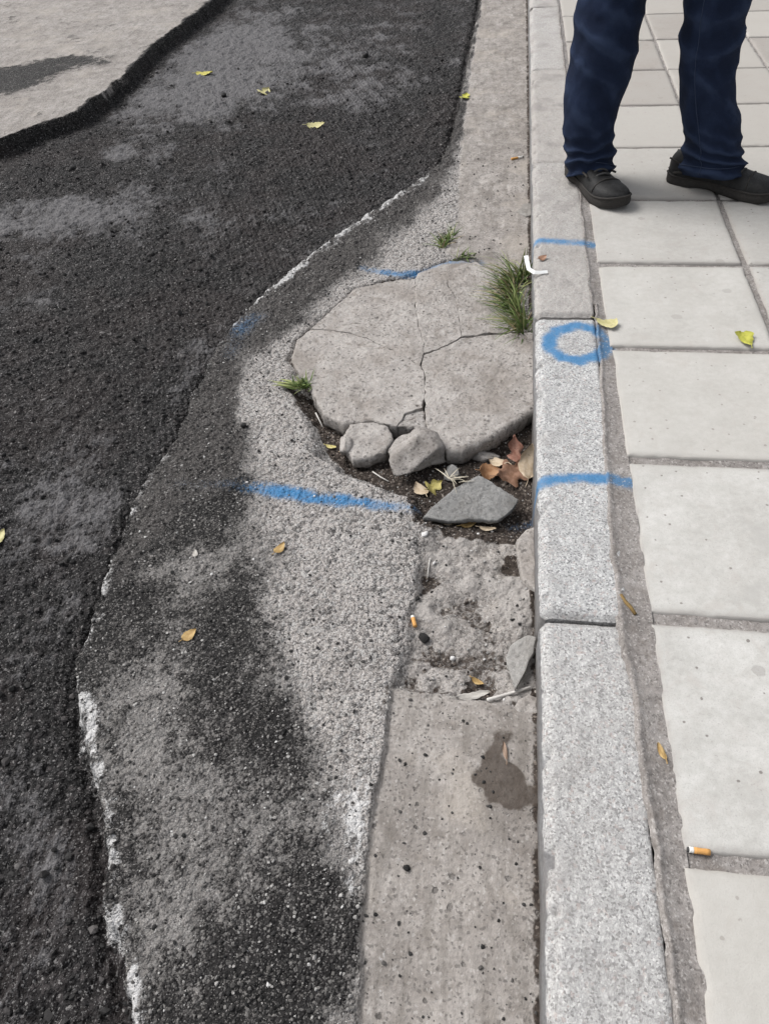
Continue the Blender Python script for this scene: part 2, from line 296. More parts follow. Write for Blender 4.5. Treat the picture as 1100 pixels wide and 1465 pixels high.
# ------------------------------------------------------------------ ground material
def ground_material():
    M = Mat('street_ground'); P = M.coord()
    dark, soil, white, blue = M.attr('m1'); smooth, dust_shade, wet, road = M.attr('m2'); res, zone, lum, mdz = M.attr('m3')
    nf = M.noise(420, 3, .6, P); nm = M.noise(130, 4, .6, P); nb = M.noise(14, 5, .6, P); nl = M.noise(3.2, 4, .6, P)
    v1 = M.voro(105, P); v1c = M.rgb1(v1.outputs['Color']); v2 = M.voro(260, P); v2c = M.rgb1(v2.outputs['Color']); v3 = M.voro(46, P); v3c = M.rgb1(v3.outputs['Color'])
    # rough exposed concrete
    rough = M.ramp(M.math('MULTIPLY_ADD', nb, .55, M.math('MULTIPLY', nm, .45)), [(.34, (.245,.225,.210)), (.5, (.375,.348,.328)), (.66, (.48,.452,.43))])
    rough = M.mix(M.ss(v1c[0], .80, .86, 0, .75), rough, (.40,.39,.375)); rough = M.mix(M.ss(v1c[1], .84, .88, 0, .8), rough, (.085,.08,.078))
    v4 = M.rgb1(M.voro(480, P).outputs['Color'])
    rough = M.mix(M.ss(v2c[0], .80, .84, 0, .7), rough, (.055,.052,.05)); rough = M.mix(M.ss(v2c[1], .84, .88, 0, .6), rough, (.50,.485,.475))
    rough = M.mix(M.ss(v4[0], .80, .84, 0, .6), rough, (.09,.085,.082)); rough = M.mix(M.ss(v4[1], .82, .86, 0, .6), rough, (.52,.505,.49))
    rough = M.mix(M.ss(nf, .35, .62, .45, 0), rough, (.10,.094,.09))
    # smooth trowelled gutter concrete
    sm = M.ramp(M.math('MULTIPLY_ADD', nb, .6, M.math('MULTIPLY', nl, .4)), [(.34, (.225,.204,.187)), (.5, (.325,.300,.278)), (.66, (.41,.384,.36))])
    sm = M.mix(M.ss(M.noise(34, 5, .65, P), .47, .66, 0, .5), sm, (.155,.135,.118)); sm = M.mix(M.ss(nm, .30, .66, .45, 0), sm, (.13,.12,.112)); sm = M.mix(M.ss(v2c[0], .88, .91, 0, .6), sm, (.09,.083,.078)); sm = M.mix(M.ss(v2c[1], .93, .95, 0, .5), sm, (.40,.38,.36)); stk = M.n('ShaderNodeMapping'); M.put(stk.inputs[0], P); stk.inputs['Scale'].default_value = (38, 7, 1)
    sm = M.mix(M.ss(M.noise(1.0, 5, .65, stk.outputs[0]), .46, .68, 0, .55), sm, (.15,.135,.12)); sm = M.mix(M.ss(M.noise(5.5, 4, .6, P), .50, .66, 0, .45), sm, (.36,.325,.285)); sm = M.mix(M.ss(nf, .56, .74, 0, .3), sm, (.34,.325,.31))
    pit = M.math('MULTIPLY', M.ss(M.math('ADD', v3.outputs['Distance'], M.math('ADD', M.math('MULTIPLY_ADD', nm, .5, -.25), M.math('MULTIPLY', v3c[1], .22))), .14, .26, 1, 0), M.ss(v3c[0], .55, .60))
    sm = M.mix(M.math('MULTIPLY', pit, .75), sm, M.mix(v3c[2], (.06,.055,.052), (.30,.28,.26)))
    base = M.mix(smooth, rough, sm); base = M.mix(M.math('MULTIPLY', mdz, M.ss(lum, .50, .66, 0, .7)), base, M.mix(nm, (.27,.25,.235), (.38,.36,.34)))
    # asphalt residue on it
    tar = M.ramp(nm, [(.3, (.007,.0068,.0068)), (.7, (.026,.0245,.024))])
    tar = M.mix(M.ss(v4[2], .84, .90, 0, .6), tar, (.16,.152,.145)); tar = M.mix(M.ss(v2c[2], .92, .95, 0, .6), tar, (.22,.21,.20))
    cov = M.math('ADD', dark, M.math('ADD', M.math('MULTIPLY_ADD', nm, .62, -.31), M.math('MULTIPLY_ADD', nf, .80, -.40)))
    cov = M.math('ADD', cov, M.math('MULTIPLY_ADD', M.noise(48, 4, .6, P), .5, -.25))
    cov = M.math('ADD', cov, M.math('MULTIPLY_ADD', v2c[2], .26, -.13))
    covm = M.ss(cov, .36, .66)
    base = M.mix(M.math('MULTIPLY', zone, .72), base, M.mix(M.ss(nf, .34, .66), M.mix(nm, (.035,.033,.032), (.10,.095,.09)), M.mix(nm, (.16,.152,.146), (.32,.308,.298))))
    base = M.mix(covm, base, tar)
    rs = M.ramp(M.math('MULTIPLY_ADD', nm, .5, M.math('MULTIPLY', nb, .5)), [(.34, (.024,.022,.0215)), (.5, (.052,.048,.046)), (.66, (.105,.098,.094))])
    rs = M.mix(M.ss(v2c[0], .78, .84, 0, .7), rs, (.018,.017,.0165)); rs = M.mix(M.ss(v4[1], .86, .9, 0, .7), rs, (.22,.208,.20)); rs = M.mix(M.ss(nf, .55, .75, 0, .6), rs, (.17,.16,.154)); rs = M.mix(M.ss(nf, .28, .45, .6, 0), rs, (.015,.014,.0135))
    base = M.mix(M.ss(M.math('ADD', res, M.math('MULTIPLY_ADD', nm, .7, -.35)), .32, .68, 0, .92), base, rs)
    # milled surface
    mb = M.ramp(M.math('MULTIPLY_ADD', nm, .6, M.math('MULTIPLY', nf, .4)), [(.37, (.0035,.0034,.0035)), (.51, (.0145,.0138,.014)), (.66, (.050,.0475,.0475))])
    mb = M.mix(M.ss(nl, .44, .60, 0, .55), mb, M.mix(nm, (.0095,.0076,.0075), (.048,.040,.0385)))
    mb = M.mix(M.ss(v1c[0], .88, .92, 0, .45), mb, (.065,.058,.058)); mb = M.mix(M.ss(v4[0], .90, .94, 0, .7), mb, (.16,.155,.152)); mb = M.mix(M.ss(v2c[1], .972, .98, 0, .7), mb, (.24,.23,.225))
    dm = M.math('ADD', dust_shade, M.math('MULTIPLY_ADD', nm, .8, -.40)); dm = M.math('ADD', dm, M.math('MULTIPLY_ADD', nf, .5, -.25))
    strk = M.n('ShaderNodeMapping'); M.put(strk.inputs[0], P); strk.inputs['Rotation'].default_value = (0, 0, .5); strk.inputs['Scale'].default_value = (170, 26, 1)
    sk = M.noise(1.0, 3, .6, strk.outputs[0]); dm = M.math('ADD', dm, M.math('MULTIPLY_ADD', sk, .8, -.40))
    mb = M.mix(M.ss(dm, .34, .95, 0, .92), mb, M.mix(nf, (.080,.077,.080), (.19,.185,.188)))
    base = M.mix(M.ss(road, .25, .6), base, mb)
    # soil
    so_ = M.ramp(nm, [(.3, (.020,.016,.0135)), (.55, (.050,.040,.034)), (.75, (.10,.083,.071))]); so_ = M.mix(M.ss(v2c[1], .88, .92, 0, .7), so_, (.22,.19,.165))
    sf = M.ss(M.math('ADD', soil, M.math('MULTIPLY_ADD', nm, .7, -.35)), .38, .62); base = M.mix(sf, base, so_)
    base = M.mix(M.ss(M.math('ADD', wet, M.math('ADD', M.math('MULTIPLY_ADD', nb, .5, -.25), M.math('MULTIPLY_ADD', nm, .5, -.25))), .28, .62, 0, .85), base, M.mix(nm, (.040,.031,.025), (.085,.068,.056)))
    wf = M.math('ADD', M.math('MULTIPLY', white, .92), M.math('ADD', M.math('MULTIPLY_ADD', nm, 1.5, -.75), M.math('MULTIPLY_ADD', nf, 1.3, -.65)))
    base = M.mix(M.ss(wf, .36, .95, 0, .88), base, (.52,.515,.51))
    bf = M.math('ADD', blue, M.math('ADD', M.math('MULTIPLY_ADD', nm, .6, -.3), M.math('MULTIPLY_ADD', nf, 1.0, -.5)))
    base = M.mix(M.ss(bf, .20, .90, 0, .88), base, M.mix(nf, (.016,.110,.265), (.048,.225,.45)))
    peb = M.math('SUBTRACT', 1, M.math('MULTIPLY', v1.outputs['Distance'], 1.3)); peb2 = M.math('SUBTRACT', 1, v2.outputs['Distance'])
    hr = M.math('ADD', M.math('MULTIPLY', peb, .8), M.math('ADD', M.math('MULTIPLY', peb2, .45), M.math('MULTIPLY', nm, .8)))
    hs_ = M.math('ADD', M.math('MULTIPLY', nm, .5), M.math('MULTIPLY_ADD', nf, .25, M.math('MULTIPLY', pit, -.5)))
    h = M.lerp(M.math('MULTIPLY', smooth, M.math('SUBTRACT', 1, covm)), hr, hs_)
    rg = M.lerp(M.math('MAXIMUM', covm, road), .93, M.ss(nf, .3, .7, .62, .9))
    return M.fin(base, rg, h, .95, .005, .16)
GMAT = ground_material()

# ------------------------------------------------------------------ ground mesh
def axis(stops):                              # list of (start, step_at_start); step interpolated until the next start
    out = []; 
    for (a, sa), (b, sb) in zip(stops[:-1], stops[1:]):
        L = b - a; n = max(1, int(round(L/(.5*(sa + sb))))); t = np.linspace(0, 1, n, endpoint=False)
        r = sb/sa
        out.append(a + L*(t if abs(r - 1) < .02 else (r**t - 1)/(r - 1)))
    out.append([stops[-1][0]]); return np.concatenate(out)
XS = axis([(-40, 4), (-6, .20), (-4.1, .020), (-2.2, .0085), (-1.15, .0038), (-.19, .0038), (-.12, .02), (-.10, .02)])
YS = axis([(-4, .5), (-.4, .05), (.08, .0038), (1.7, .0038), (3.2, .007), (6.6, .018), (8, .15), (40, 5)])
gx, gy = np.meshgrid(XS, YS); nx, ny = len(XS), len(YS)
gz, gm1, gm2, greg, gres = ground(gx.ravel(), gy.ravel())
gco = np.stack([gx.ravel(), gy.ravel(), gz], -1)
ii = (np.arange(ny - 1)[:, None]*nx + np.arange(nx - 1)[None, :]).ravel()
gq = np.stack([ii, ii + 1, ii + 1 + nx, ii + nx], -1); qreg = greg[ii]
# shared vertex normals, so that the sheets meet without a seam
Zg = gz.reshape(ny, nx); dzy, dzx = np.gradient(Zg, YS, XS); gn = np.stack([-dzx, -dzy, np.ones_like(Zg)], -1).reshape(-1, 3); gn /= np.linalg.norm(gn, axis=1)[:, None]
for k, nm_ in enumerate(['milled_road', 'old_road_surface', 'concrete_gutter', 'worn_road_edge']):
    fq = gq[qreg == k]; used, inv = np.unique(fq, return_inverse=True)
    me = mesh_np(nm_, gco[used], inv.reshape(-1, 4)); set_attr(me, 'm1', gm1[used]); set_attr(me, 'm2', gm2[used]); set_attr(me, 'm3', gres[used])
    me.normals_split_custom_set_from_vertices(gn[used].tolist())
    tag(link(nm_, me, None, GMAT), kind='structure')


# ------------------------------------------------------------------ kerb
RING = W([(826,466),(850,471),(866,484),(868,495),(858,508),(830,515),(802,510),(786,497),(785,484),(797,472),(826,466)], 0.0)
KLINES = [(RING, .023, 1.05), (W([(770,345),(800,347),(830,349),(861,349)], 0.0), .026, .80), (W([(768,690),(800,685),(840,683),(880,686),(902,690)], 0.0), .020, .95)]
def paint(x, y):
    b = np.zeros(x.shape); wx, wy = x + .006*(fbm(x, y, 60, 3, 5) - .5), y + .010*(fbm(x, y, 50, 3, 8) - .5)
    for pts, r, a in KLINES: b = np.maximum(b, a*(.70 + .6*fbm(x, y, 28, 3, 12))*np.exp(-(polydist(wx, wy, pts)/r)**2))
    return b
def kerb_material():
    M = Mat('speckled_kerb_concrete'); P = M.coord(); face, blue, worn, dirty = M.attr('m1')
    nf = M.noise(520, 3, .65, P); nm = M.noise(150, 3, .6, P); nb = M.noise(9, 5, .6, P)
    v = M.voro(330, P); vc = M.rgb1(v.outputs['Color']); v2 = M.voro(210, P); v2c = M.rgb1(v2.outputs['Color'])
    c = M.ramp(M.math('MULTIPLY_ADD', nf, .6, M.math('MULTIPLY', nm, .4)), [(.34, (.235,.235,.237)), (.48, (.405,.405,.403)), (.64, (.57,.57,.562))])
    c = M.mix(M.ss(vc[0], .76, .82, 0, .68), c, (.13,.13,.132)); c = M.mix(M.ss(vc[1], .80, .86, 0, .75), c, (.66,.66,.65)); c = M.mix(M.ss(v2c[0], .88, .92, 0, .5), c, (.24,.24,.24))
    c = M.mix(M.ss(v2c[1], .93, .95, 0, .4), c, (.42,.33,.30))
    c = M.mix(M.ss(nb, .46, .70, 0, .34), c, (.34,.335,.33))
    c = M.mix(worn, c, M.mix(nb, (.30,.275,.25), (.40,.375,.35)))
    c = M.mix(M.ss(M.math('ADD', dirty, M.math('MULTIPLY_ADD', nm, .6, -.3)), .2, .9, 0, .65), c, (.23,.215,.205))
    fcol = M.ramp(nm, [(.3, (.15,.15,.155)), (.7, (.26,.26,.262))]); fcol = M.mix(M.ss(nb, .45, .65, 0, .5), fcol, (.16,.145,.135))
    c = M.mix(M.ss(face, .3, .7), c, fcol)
    bf = M.math('ADD', blue, M.math('ADD', M.math('MULTIPLY_ADD', nm, .45, -.225), M.math('MULTIPLY_ADD', nf, 1.0, -.5)))
    c = M.mix(M.ss(bf, .24, .95, 0, .9), c, M.mix(nf, (.016,.115,.275), (.05,.24,.47)))
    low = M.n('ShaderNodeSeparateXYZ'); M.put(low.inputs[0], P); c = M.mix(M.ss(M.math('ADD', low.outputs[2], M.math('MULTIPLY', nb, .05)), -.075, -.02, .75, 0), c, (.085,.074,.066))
    c = M.mix(M.ss(M.noise(24, 5, .7, P), .52, .68, 0, .35), c, (.26,.25,.24))
    h = M.math('ADD', M.math('MULTIPLY', nf, .8), M.math('MULTIPLY', nm, .8))
    return M.fin(c, .88, h, .9, .0028)
KMAT = kerb_material()
kerb = tag(empty('kerb'), kind='structure')
KIN = W([(965,1600),(965,1465),(945,1280),(905,1000),(885,900),(868,700),(860,560),(848,400)], 0.0)
def kerb_stone(y0, y1, seed, fine):
    st = .0042 if fine else .015
    prof = [(-.200, -.30), (-.200, -.16)]
    prof += [(-.200, z) for z in np.arange(-.15, -.030, st*1.6)]
    r = .021
    prof += [(-.2 + r - r*math.cos(a), -r + r*math.sin(a)) for a in np.linspace(.0, math.pi/2, 9 if fine else 5)]
    prof += [(x, 0) for x in np.arange(-.2 + r + st, -.052, st)]
    prof += [(-.047, -.0012), (-.044, -.006), (-.043, -.02), (-.043, -.15), (-.043, -.30)]
    prof = np.array(prof); n = len(prof)
    g = .0035 if fine and y0 < 1.9 else .0012; a, b = y0 + g, y1 - g
    e = np.array([0, .0015, .004, .008, .013, .019]); m = int((b - a - .05)/st)
    ys = np.concatenate([a + e, np.linspace(a + .025, b - .025, m), b - e[::-1]])
    X = np.repeat(prof[None, :, 0], len(ys), 0); Z = np.repeat(prof[None, :, 1], len(ys), 0); Y = np.repeat(ys[:, None], n, 1)
    de = np.minimum(ys - a, b - ys)[:, None]; rnd = (.010 if g > .002 else .003)*(1 - sstep(0, .018, de))**2
    nrm = np.gradient(prof, axis=0); nrm = np.stack([-nrm[:, 1], nrm[:, 0]], -1); nrm /= np.linalg.norm(nrm, axis=1)[:, None] + 1e-9
    arc = np.concatenate([[0], np.cumsum(np.linalg.norm(np.diff(prof, axis=0), axis=1))])[None, :]
    top = sstep(-.06, -.005, Z)
    jit = fbm(arc + 7*seed, Y, 8, 3, seed)*.005 - .0025 + (fbm(arc + 3*seed, Y, 60, 3, seed + 2) - .5)*.0028 + (fbm(arc, Y, 190, 2, seed + 5) - .5)*.0026*top
    chip = .014*sstep(.62, .80, fbm(arc*1.0 + seed, Y, 26, 3, seed + 9))*np.exp(-((arc - .294)/.014)**2)
    jit = jit - rnd - chip
    X = X + nrm[None, :, 0]*jit + .0065*Y; Z = Z + nrm[None, :, 1]*jit + .002*math.sin(seed*2.1) + (Y - y0)*.002*math.cos(seed*1.3)
    co = np.stack([X, Y, Z], -1).reshape(-1, 3); N = len(ys)
    i = (np.arange(N - 1)[:, None]*n + np.arange(n - 1)[None]).ravel(); q = np.stack([i, i + n, i + n + 1, i + 1], -1)
    me = mesh_np('kerb_stone', co, q)
    bm = bmesh.new(); bm.from_mesh(me); bm.verts.ensure_lookup_table()
    bm.faces.new([bm.verts[k] for k in range(n)]); bm.faces.new([bm.verts[(N-1)*n + k] for k in range(n)][::-1])
    bm.to_mesh(me); bm.free()
    xx, yy, zz = co[:, 0], co[:, 1], co[:, 2]
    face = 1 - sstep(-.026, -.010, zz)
    ed = np.exp(-(np.abs(de + 0*X).reshape(-1)/.012)**2)
    dirty = .35*ed + .8*sstep(.46, .74, fbm(xx, yy, 11, 5, 77))*sstep(1.7, 2.4, yy)*.5 + .22*sstep(.58, .74, fbm(xx, yy, 18, 3, 70 + seed)) + .4*sstep(.02, 0, xx + .055 - .0065*yy)*fbm(xx, yy, 30, 3, 72)
    worn = np.clip(.62*sstep(1.80, 1.86, yy) + .12*(seed % 3) - .06 + .3*(fbm(xx, yy, 6, 3, 88) - .5), 0, .8)*(1 - face)
    set_attr(me, 'm1', np.stack([face, paint(xx, yy), worn, np.clip(dirty, 0, 1)], -1))
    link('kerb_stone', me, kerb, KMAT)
for k, y0 in enumerate(np.arange(-1.143, 8.5, .994)): kerb_stone(y0, y0 + .994, k + 1, y0 < 3.5 and y0 > -.5)

# ------------------------------------------------------------------ pavement
PITCH = .42; TW = .4; Y00 = .439429; XP = .4138
def mortar_material():
    M = Mat('mortar'); P = M.coord(); a, blue, c_, d_ = M.attr('m1')
    nf = M.noise(480, 3, .6, P); nm = M.noise(90, 4, .6, P); nb = M.noise(10, 4, .6, P)
    c = M.ramp(M.math('MULTIPLY_ADD', nm, .5, M.math('MULTIPLY', nb, .5)), [(.34, (.165,.150,.140)), (.5, (.262,.242,.228)), (.66, (.345,.325,.31))])
    c = M.mix(M.ss(nf, .3, .6, .4, 0), c, (.12,.11,.104)); c = M.mix(M.ss(nf, .62, .8, 0, .4), c, (.36,.345,.33))
    bf = M.math('ADD', blue, M.math('ADD', M.math('MULTIPLY_ADD', nm, .45, -.225), M.math('MULTIPLY_ADD', nf, 1.0, -.5)))
    c = M.mix(M.ss(bf, .22, .80, 0, .80), c, M.mix(nf, (.022,.10,.22), (.05,.20,.38)))
    v = M.rgb1(M.voro(330, P).outputs['Color']); c = M.mix(M.ss(v[0], .86, .9, 0, .5), c, (.08,.072,.066)); c = M.mix(M.ss(v[1], .88, .92, 0, .5), c, (.45,.43,.41)); c = M.mix(M.ss(M.noise(27, 5, .7, P), .5, .66, 0, .5), c, (.15,.13,.115))
    return M.fin(c, .92, M.math('ADD', nm, M.math('MULTIPLY', nf, .5)), .8, .004)
MOMAT = mortar_material()
xs = axis([(-.02, .004), (.07, .006), (1.3, .006), (1.7, .05), (3, .5), (30, 6)])
ys = axis([(-4, .5), (-.3, .05), (.1, .006), (2.6, .006), (6, .02), (8, .2), (40, 5)])
def jointline(x, y):
    return (fbm(x, y, 14, 3, 200) - .5)*.005 + (fbm(x, y, 70, 3, 202) - .5)*.004
px, py = np.meshgrid(xs, ys); px, py = px.ravel(), py.ravel()
pz = -.0075 + jointline(px, py)
ip = (np.arange(len(ys) - 1)[:, None]*len(xs) + np.arange(len(xs) - 1)[None]).ravel()
me = mesh_np('pavement', np.stack([px, py, pz], -1), np.stack([ip, ip + 1, ip + 1 + len(xs), ip + len(xs)], -1))
set_attr(me, 'm1', np.stack([0*px, paint(px, py), 0*px, 0*px], -1))
pave = tag(link('pavement', me, None, MOMAT), kind='structure')
# the mortar strip between kerb and tiles, its edge lapping unevenly over the kerb stones
ms, my = np.linspace(0, 1, 26), axis([(-2, .03), (.1, .004), (2.8, .004), (6, .012), (9, .05)])
mu, mv = np.meshgrid(ms, my); mu, mv = mu.ravel(), mv.ravel()
kin = np.interp(mv, [p[1] for p in KIN], [p[0] for p in KIN]); kin = np.where(mv > 1.9, -.0375 + .0065*(mv - 2), kin)
left = kin - .004 + .014*(fbm(mv*0, mv, 13, 4, 301) - .5) + .004*(fbm(mv*0, mv, 90, 3, 305) - .5)
mx = left + (.004 - left)*mu
mz = .0002 - .004*sstep(.1, .8, mu) + .005*(fbm(mx, mv, 25, 4, 310) - .5) - .007*(1 - sstep(0, .10, mu)) + .0035*np.exp(-((mu - .14)/.12)**2)
im = (np.arange(len(my) - 1)[:, None]*26 + np.arange(25)[None]).ravel()
me = mesh_np('mortar_strip', np.stack([mx, mv, mz], -1), np.stack([im, im + 1, im + 27, im + 26], -1))
set_attr(me, 'm1', np.stack([0*mx, paint(mx, mv), 0*mx, 0*mx], -1)); link('mortar_strip', me, pave, MOMAT)
def tile_material():
    M = Mat('white_concrete_tile'); P = M.coord(); a, blue, c_, d_ = M.attr('m1')
    oi = M.n('ShaderNodeObjectInfo'); rnd = oi.outputs['Random']
    geo = M.n('ShaderNodeNewGeometry').outputs['Position']
    nf = M.noise(420, 3, .6, geo); nm = M.noise(60, 4, .62, geo); nb = M.noise(7, 5, .6, geo); n4 = M.noise(22, 4, .65, geo, .6)
    c = M.ramp(M.math('MULTIPLY_ADD', nb, .6, M.math('MULTIPLY', nm, .4)), [(.34, (.355,.347,.325)), (.5, (.465,.459,.437)), (.66, (.558,.553,.532))])
    c = M.mix(M.ss(n4, .48, .70, 0, .5), c, (.42,.405,.38)); c = M.mix(M.ss(nf, .25, .55, .45, 0), c, (.30,.292,.28)); c = M.mix(M.ss(M.noise(16, 5, .7, geo, 1.0), .52, .68, 0, .45), c, (.40,.37,.345)); c = M.mix(M.ss(M.noise(230, 3, .7, geo), .62, .70, 0, .45), c, (.22,.21,.20)); c = M.mix(M.ss(nb, .40, .30, 0, .5), c, (.38,.375,.36))
    v = M.voro(30, geo); v.voronoi_dimensions = '2D'; vc = M.rgb1(v.outputs['Color'])
    spot = M.math('MULTIPLY', M.ss(M.math('ADD', v.outputs['Distance'], M.math('MULTIPLY_ADD', nm, .25, -.12)), .05, .10, 1, 0), M.ss(M.math('ADD', vc[0], M.math('MULTIPLY', nb, .8)), 1.18, 1.20))
    c = M.mix(M.math('MULTIPLY', spot, .8), c, (.12,.105,.095))
    v = M.voro(5.5, geo); v.voronoi_dimensions = '2D'; vc = M.rgb1(v.outputs['Color'])
    spot = M.math('MULTIPLY', M.ss(M.math('ADD', v.outputs['Distance'], M.math('MULTIPLY_ADD', n4, .16, -.08)), .055, .07, 1, 0), M.ss(vc[0], .76, .78))
    c = M.mix(M.math('MULTIPLY', spot, .55), c, (.27,.26,.245))
    gr = M.n('ShaderNodeAttribute', attribute_type='OBJECT', attribute_name='row_tone').outputs['Fac']
    c = M.mix(M.math('MULTIPLY', gr, M.ss(M.math('ADD', nb, M.math('MULTIPLY', nm, .5)), .35, .95, .55, 1.0)), c, (.235,.208,.185))  # darker and browner by each tile's row value
    rim = M.math('ADD', a, M.math('MULTIPLY_ADD', nm, 1.0, -.5)); c = M.mix(M.ss(rim, .25, .9, 0, .75), c, (.27,.252,.235))
    c = M.mix(M.math('MULTIPLY', rnd, .7), c, (.40,.382,.35))
    bf = M.math('ADD', blue, M.math('MULTIPLY_ADD', nf, .6, -.3)); c = M.mix(M.ss(bf, .3, .9, 0, .7), c, (.06,.22,.46))
    return M.fin(c, .8, M.math('ADD', M.math('MULTIPLY', nm, .8), M.math('MULTIPLY', nf, .5)), .42, .002)
TMAT = tile_material()
def tile_mesh(seed, n=26, edge=True):
    t = np.concatenate([[0, .0012, .003, .006, .010], np.linspace(.016, TW - .016, n), [TW - .010, TW - .006, TW - .003, TW - .0012, TW]]) - TW/2
    N = len(t); X, Y = np.meshgrid(t, t); X, Y = X.ravel(), Y.ravel(); de = TW/2 - np.maximum(abs(X), abs(Y))
    rim = de < .0031
    ang = np.where(rim, 1, 0)
    j = (fbm(X + seed*3.1, Y + seed, 110, 3, seed) - .5)*.0030*ang
    sx = np.where(TW/2 - abs(X) < .0031, np.sign(X)*j, 0); sy = np.where(TW/2 - abs(Y) < .0031, np.sign(Y)*j, 0)
    Z = -.010*(1 - sstep(0, .0035, de))**2.0 - .0022*(1 - sstep(0, .012, de)) + .0014*(fbm(X + seed, Y, 12, 3, seed + 4) - .5)
    Z -= .004*sstep(.66, .8, fbm(X + seed*1.7, Y, 40, 2, seed + 3))*(1 - sstep(0, .016, de))
    co = np.stack([X + sx, Y + sy, Z], -1)
    i = (np.arange(N - 1)[:, None]*N + np.arange(N - 1)[None]).ravel(); q = np.stack([i, i + 1, i + 1 + N, i + N], -1)
    me = mesh_np('tile', co, q); set_attr(me, 'm1', np.stack([np.exp(-de/.014), 0*X, 0*X, 0*X], -1)); me.materials.append(TMAT); return me
TM = [tile_mesh(s) for s in range(5)]
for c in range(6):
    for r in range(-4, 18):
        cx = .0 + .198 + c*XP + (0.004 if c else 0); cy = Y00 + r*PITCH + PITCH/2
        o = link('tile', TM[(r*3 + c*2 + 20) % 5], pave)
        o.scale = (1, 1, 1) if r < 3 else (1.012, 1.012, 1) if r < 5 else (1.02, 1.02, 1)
        o['row_tone'] = float(max(0, min(.85, .06 + .16*max(0, r - 2.5) + random.uniform(-.06, .08))))  # rises towards the far rows, with a small random spread
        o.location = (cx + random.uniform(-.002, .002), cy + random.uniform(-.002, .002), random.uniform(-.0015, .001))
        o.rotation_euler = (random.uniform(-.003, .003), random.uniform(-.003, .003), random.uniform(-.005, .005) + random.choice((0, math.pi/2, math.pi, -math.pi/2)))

# ------------------------------------------------------------------ broken slab, rubble
def concrete_material(name, c0, c1, c2, speck=.5, scale=1.0):
    M = Mat(name); P = M.n('ShaderNodeNewGeometry').outputs['Position']
    nf = M.noise(420*scale, 3, .6, P); nm = M.noise(110*scale, 4, .6, P); nb = M.noise(13*scale, 5, .6, P)
    c = M.ramp(M.math('MULTIPLY_ADD', nb, .6, M.math('MULTIPLY', nm, .4)), [(.32, c0), (.5, c1), (.68, c2)])
    c = M.mix(M.ss(nf, .32, .60, .40, 0), c, tuple(k*.5 for k in c0)); c = M.mix(M.ss(nf, .60, .78, 0, .45), c, tuple(min(1, k*1.35) for k in c2))
    v = M.voro(52*scale, P); vc = M.rgb1(v.outputs['Color'])
    pit = M.math('MULTIPLY', M.ss(M.math('ADD', v.outputs['Distance'], M.math('MULTIPLY_ADD', nf, .3, -.15)), .13, .22, 1, 0), M.ss(vc[0], .88, .90))
    c = M.mix(M.ss(M.noise(38*scale, 5, .65, P), .50, .66, 0, .38), c, tuple(k*.72 for k in c0))
    c = M.mix(M.math('MULTIPLY', pit, .8*speck*2), c, M.mix(vc[1], (.03,.027,.026), (.10,.09,.083)))
    v2 = M.voro(170*scale, P); vc2 = M.rgb1(v2.outputs['Color']); c = M.mix(M.ss(vc2[0], .90, .92, 0, speck), c, (.055,.05,.048)); c = M.mix(M.ss(vc2[1], .90, .92, 0, speck*.8), c, (.40,.385,.37))
    st = M.noise(5, 4, .6, P); c = M.mix(M.ss(st, .48, .66, 0, .55), c, (c0[0]*.78, c0[1]*.74, c0[2]*.70)); c = M.mix(M.ss(M.noise(19, 5, .7, P, .8), .56, .66, 0, .5), c, (c0[0]*.6, c0[1]*.56, c0[2]*.52))
    blue = M.attr('m1')[1]; bf = M.math('ADD', blue, M.math('ADD', M.math('MULTIPLY_ADD', nm, .7, -.35), M.math('MULTIPLY_ADD', nf, .6, -.3)))
    c = M.mix(M.ss(bf, .24, .95, 0, .85), c, M.mix(nf, (.018,.105,.25), (.05,.22,.43)))
    return M.fin(c, .92, M.math('ADD', M.math('MULTIPLY', nm, 1.0), M.math('MULTIPLY_ADD', nf, .5, M.math('MULTIPLY', pit, -.6))), .75, .004)
SLMAT = concrete_material('weathered_slab_concrete', (.255,.234,.216), (.365,.340,.318), (.455,.428,.403))
RKMAT = concrete_material('rubble_concrete', (.215,.198,.183), (.325,.304,.286), (.43,.408,.388), .6, 1.2)
SHMAT = concrete_material('grey_mortar_shard', (.18,.178,.172), (.245,.243,.236), (.31,.308,.30), .3, 1.3)
PSMAT = concrete_material('pale_render_shard', (.25,.24,.225), (.32,.31,.295), (.38,.37,.355), .15, 1.3)
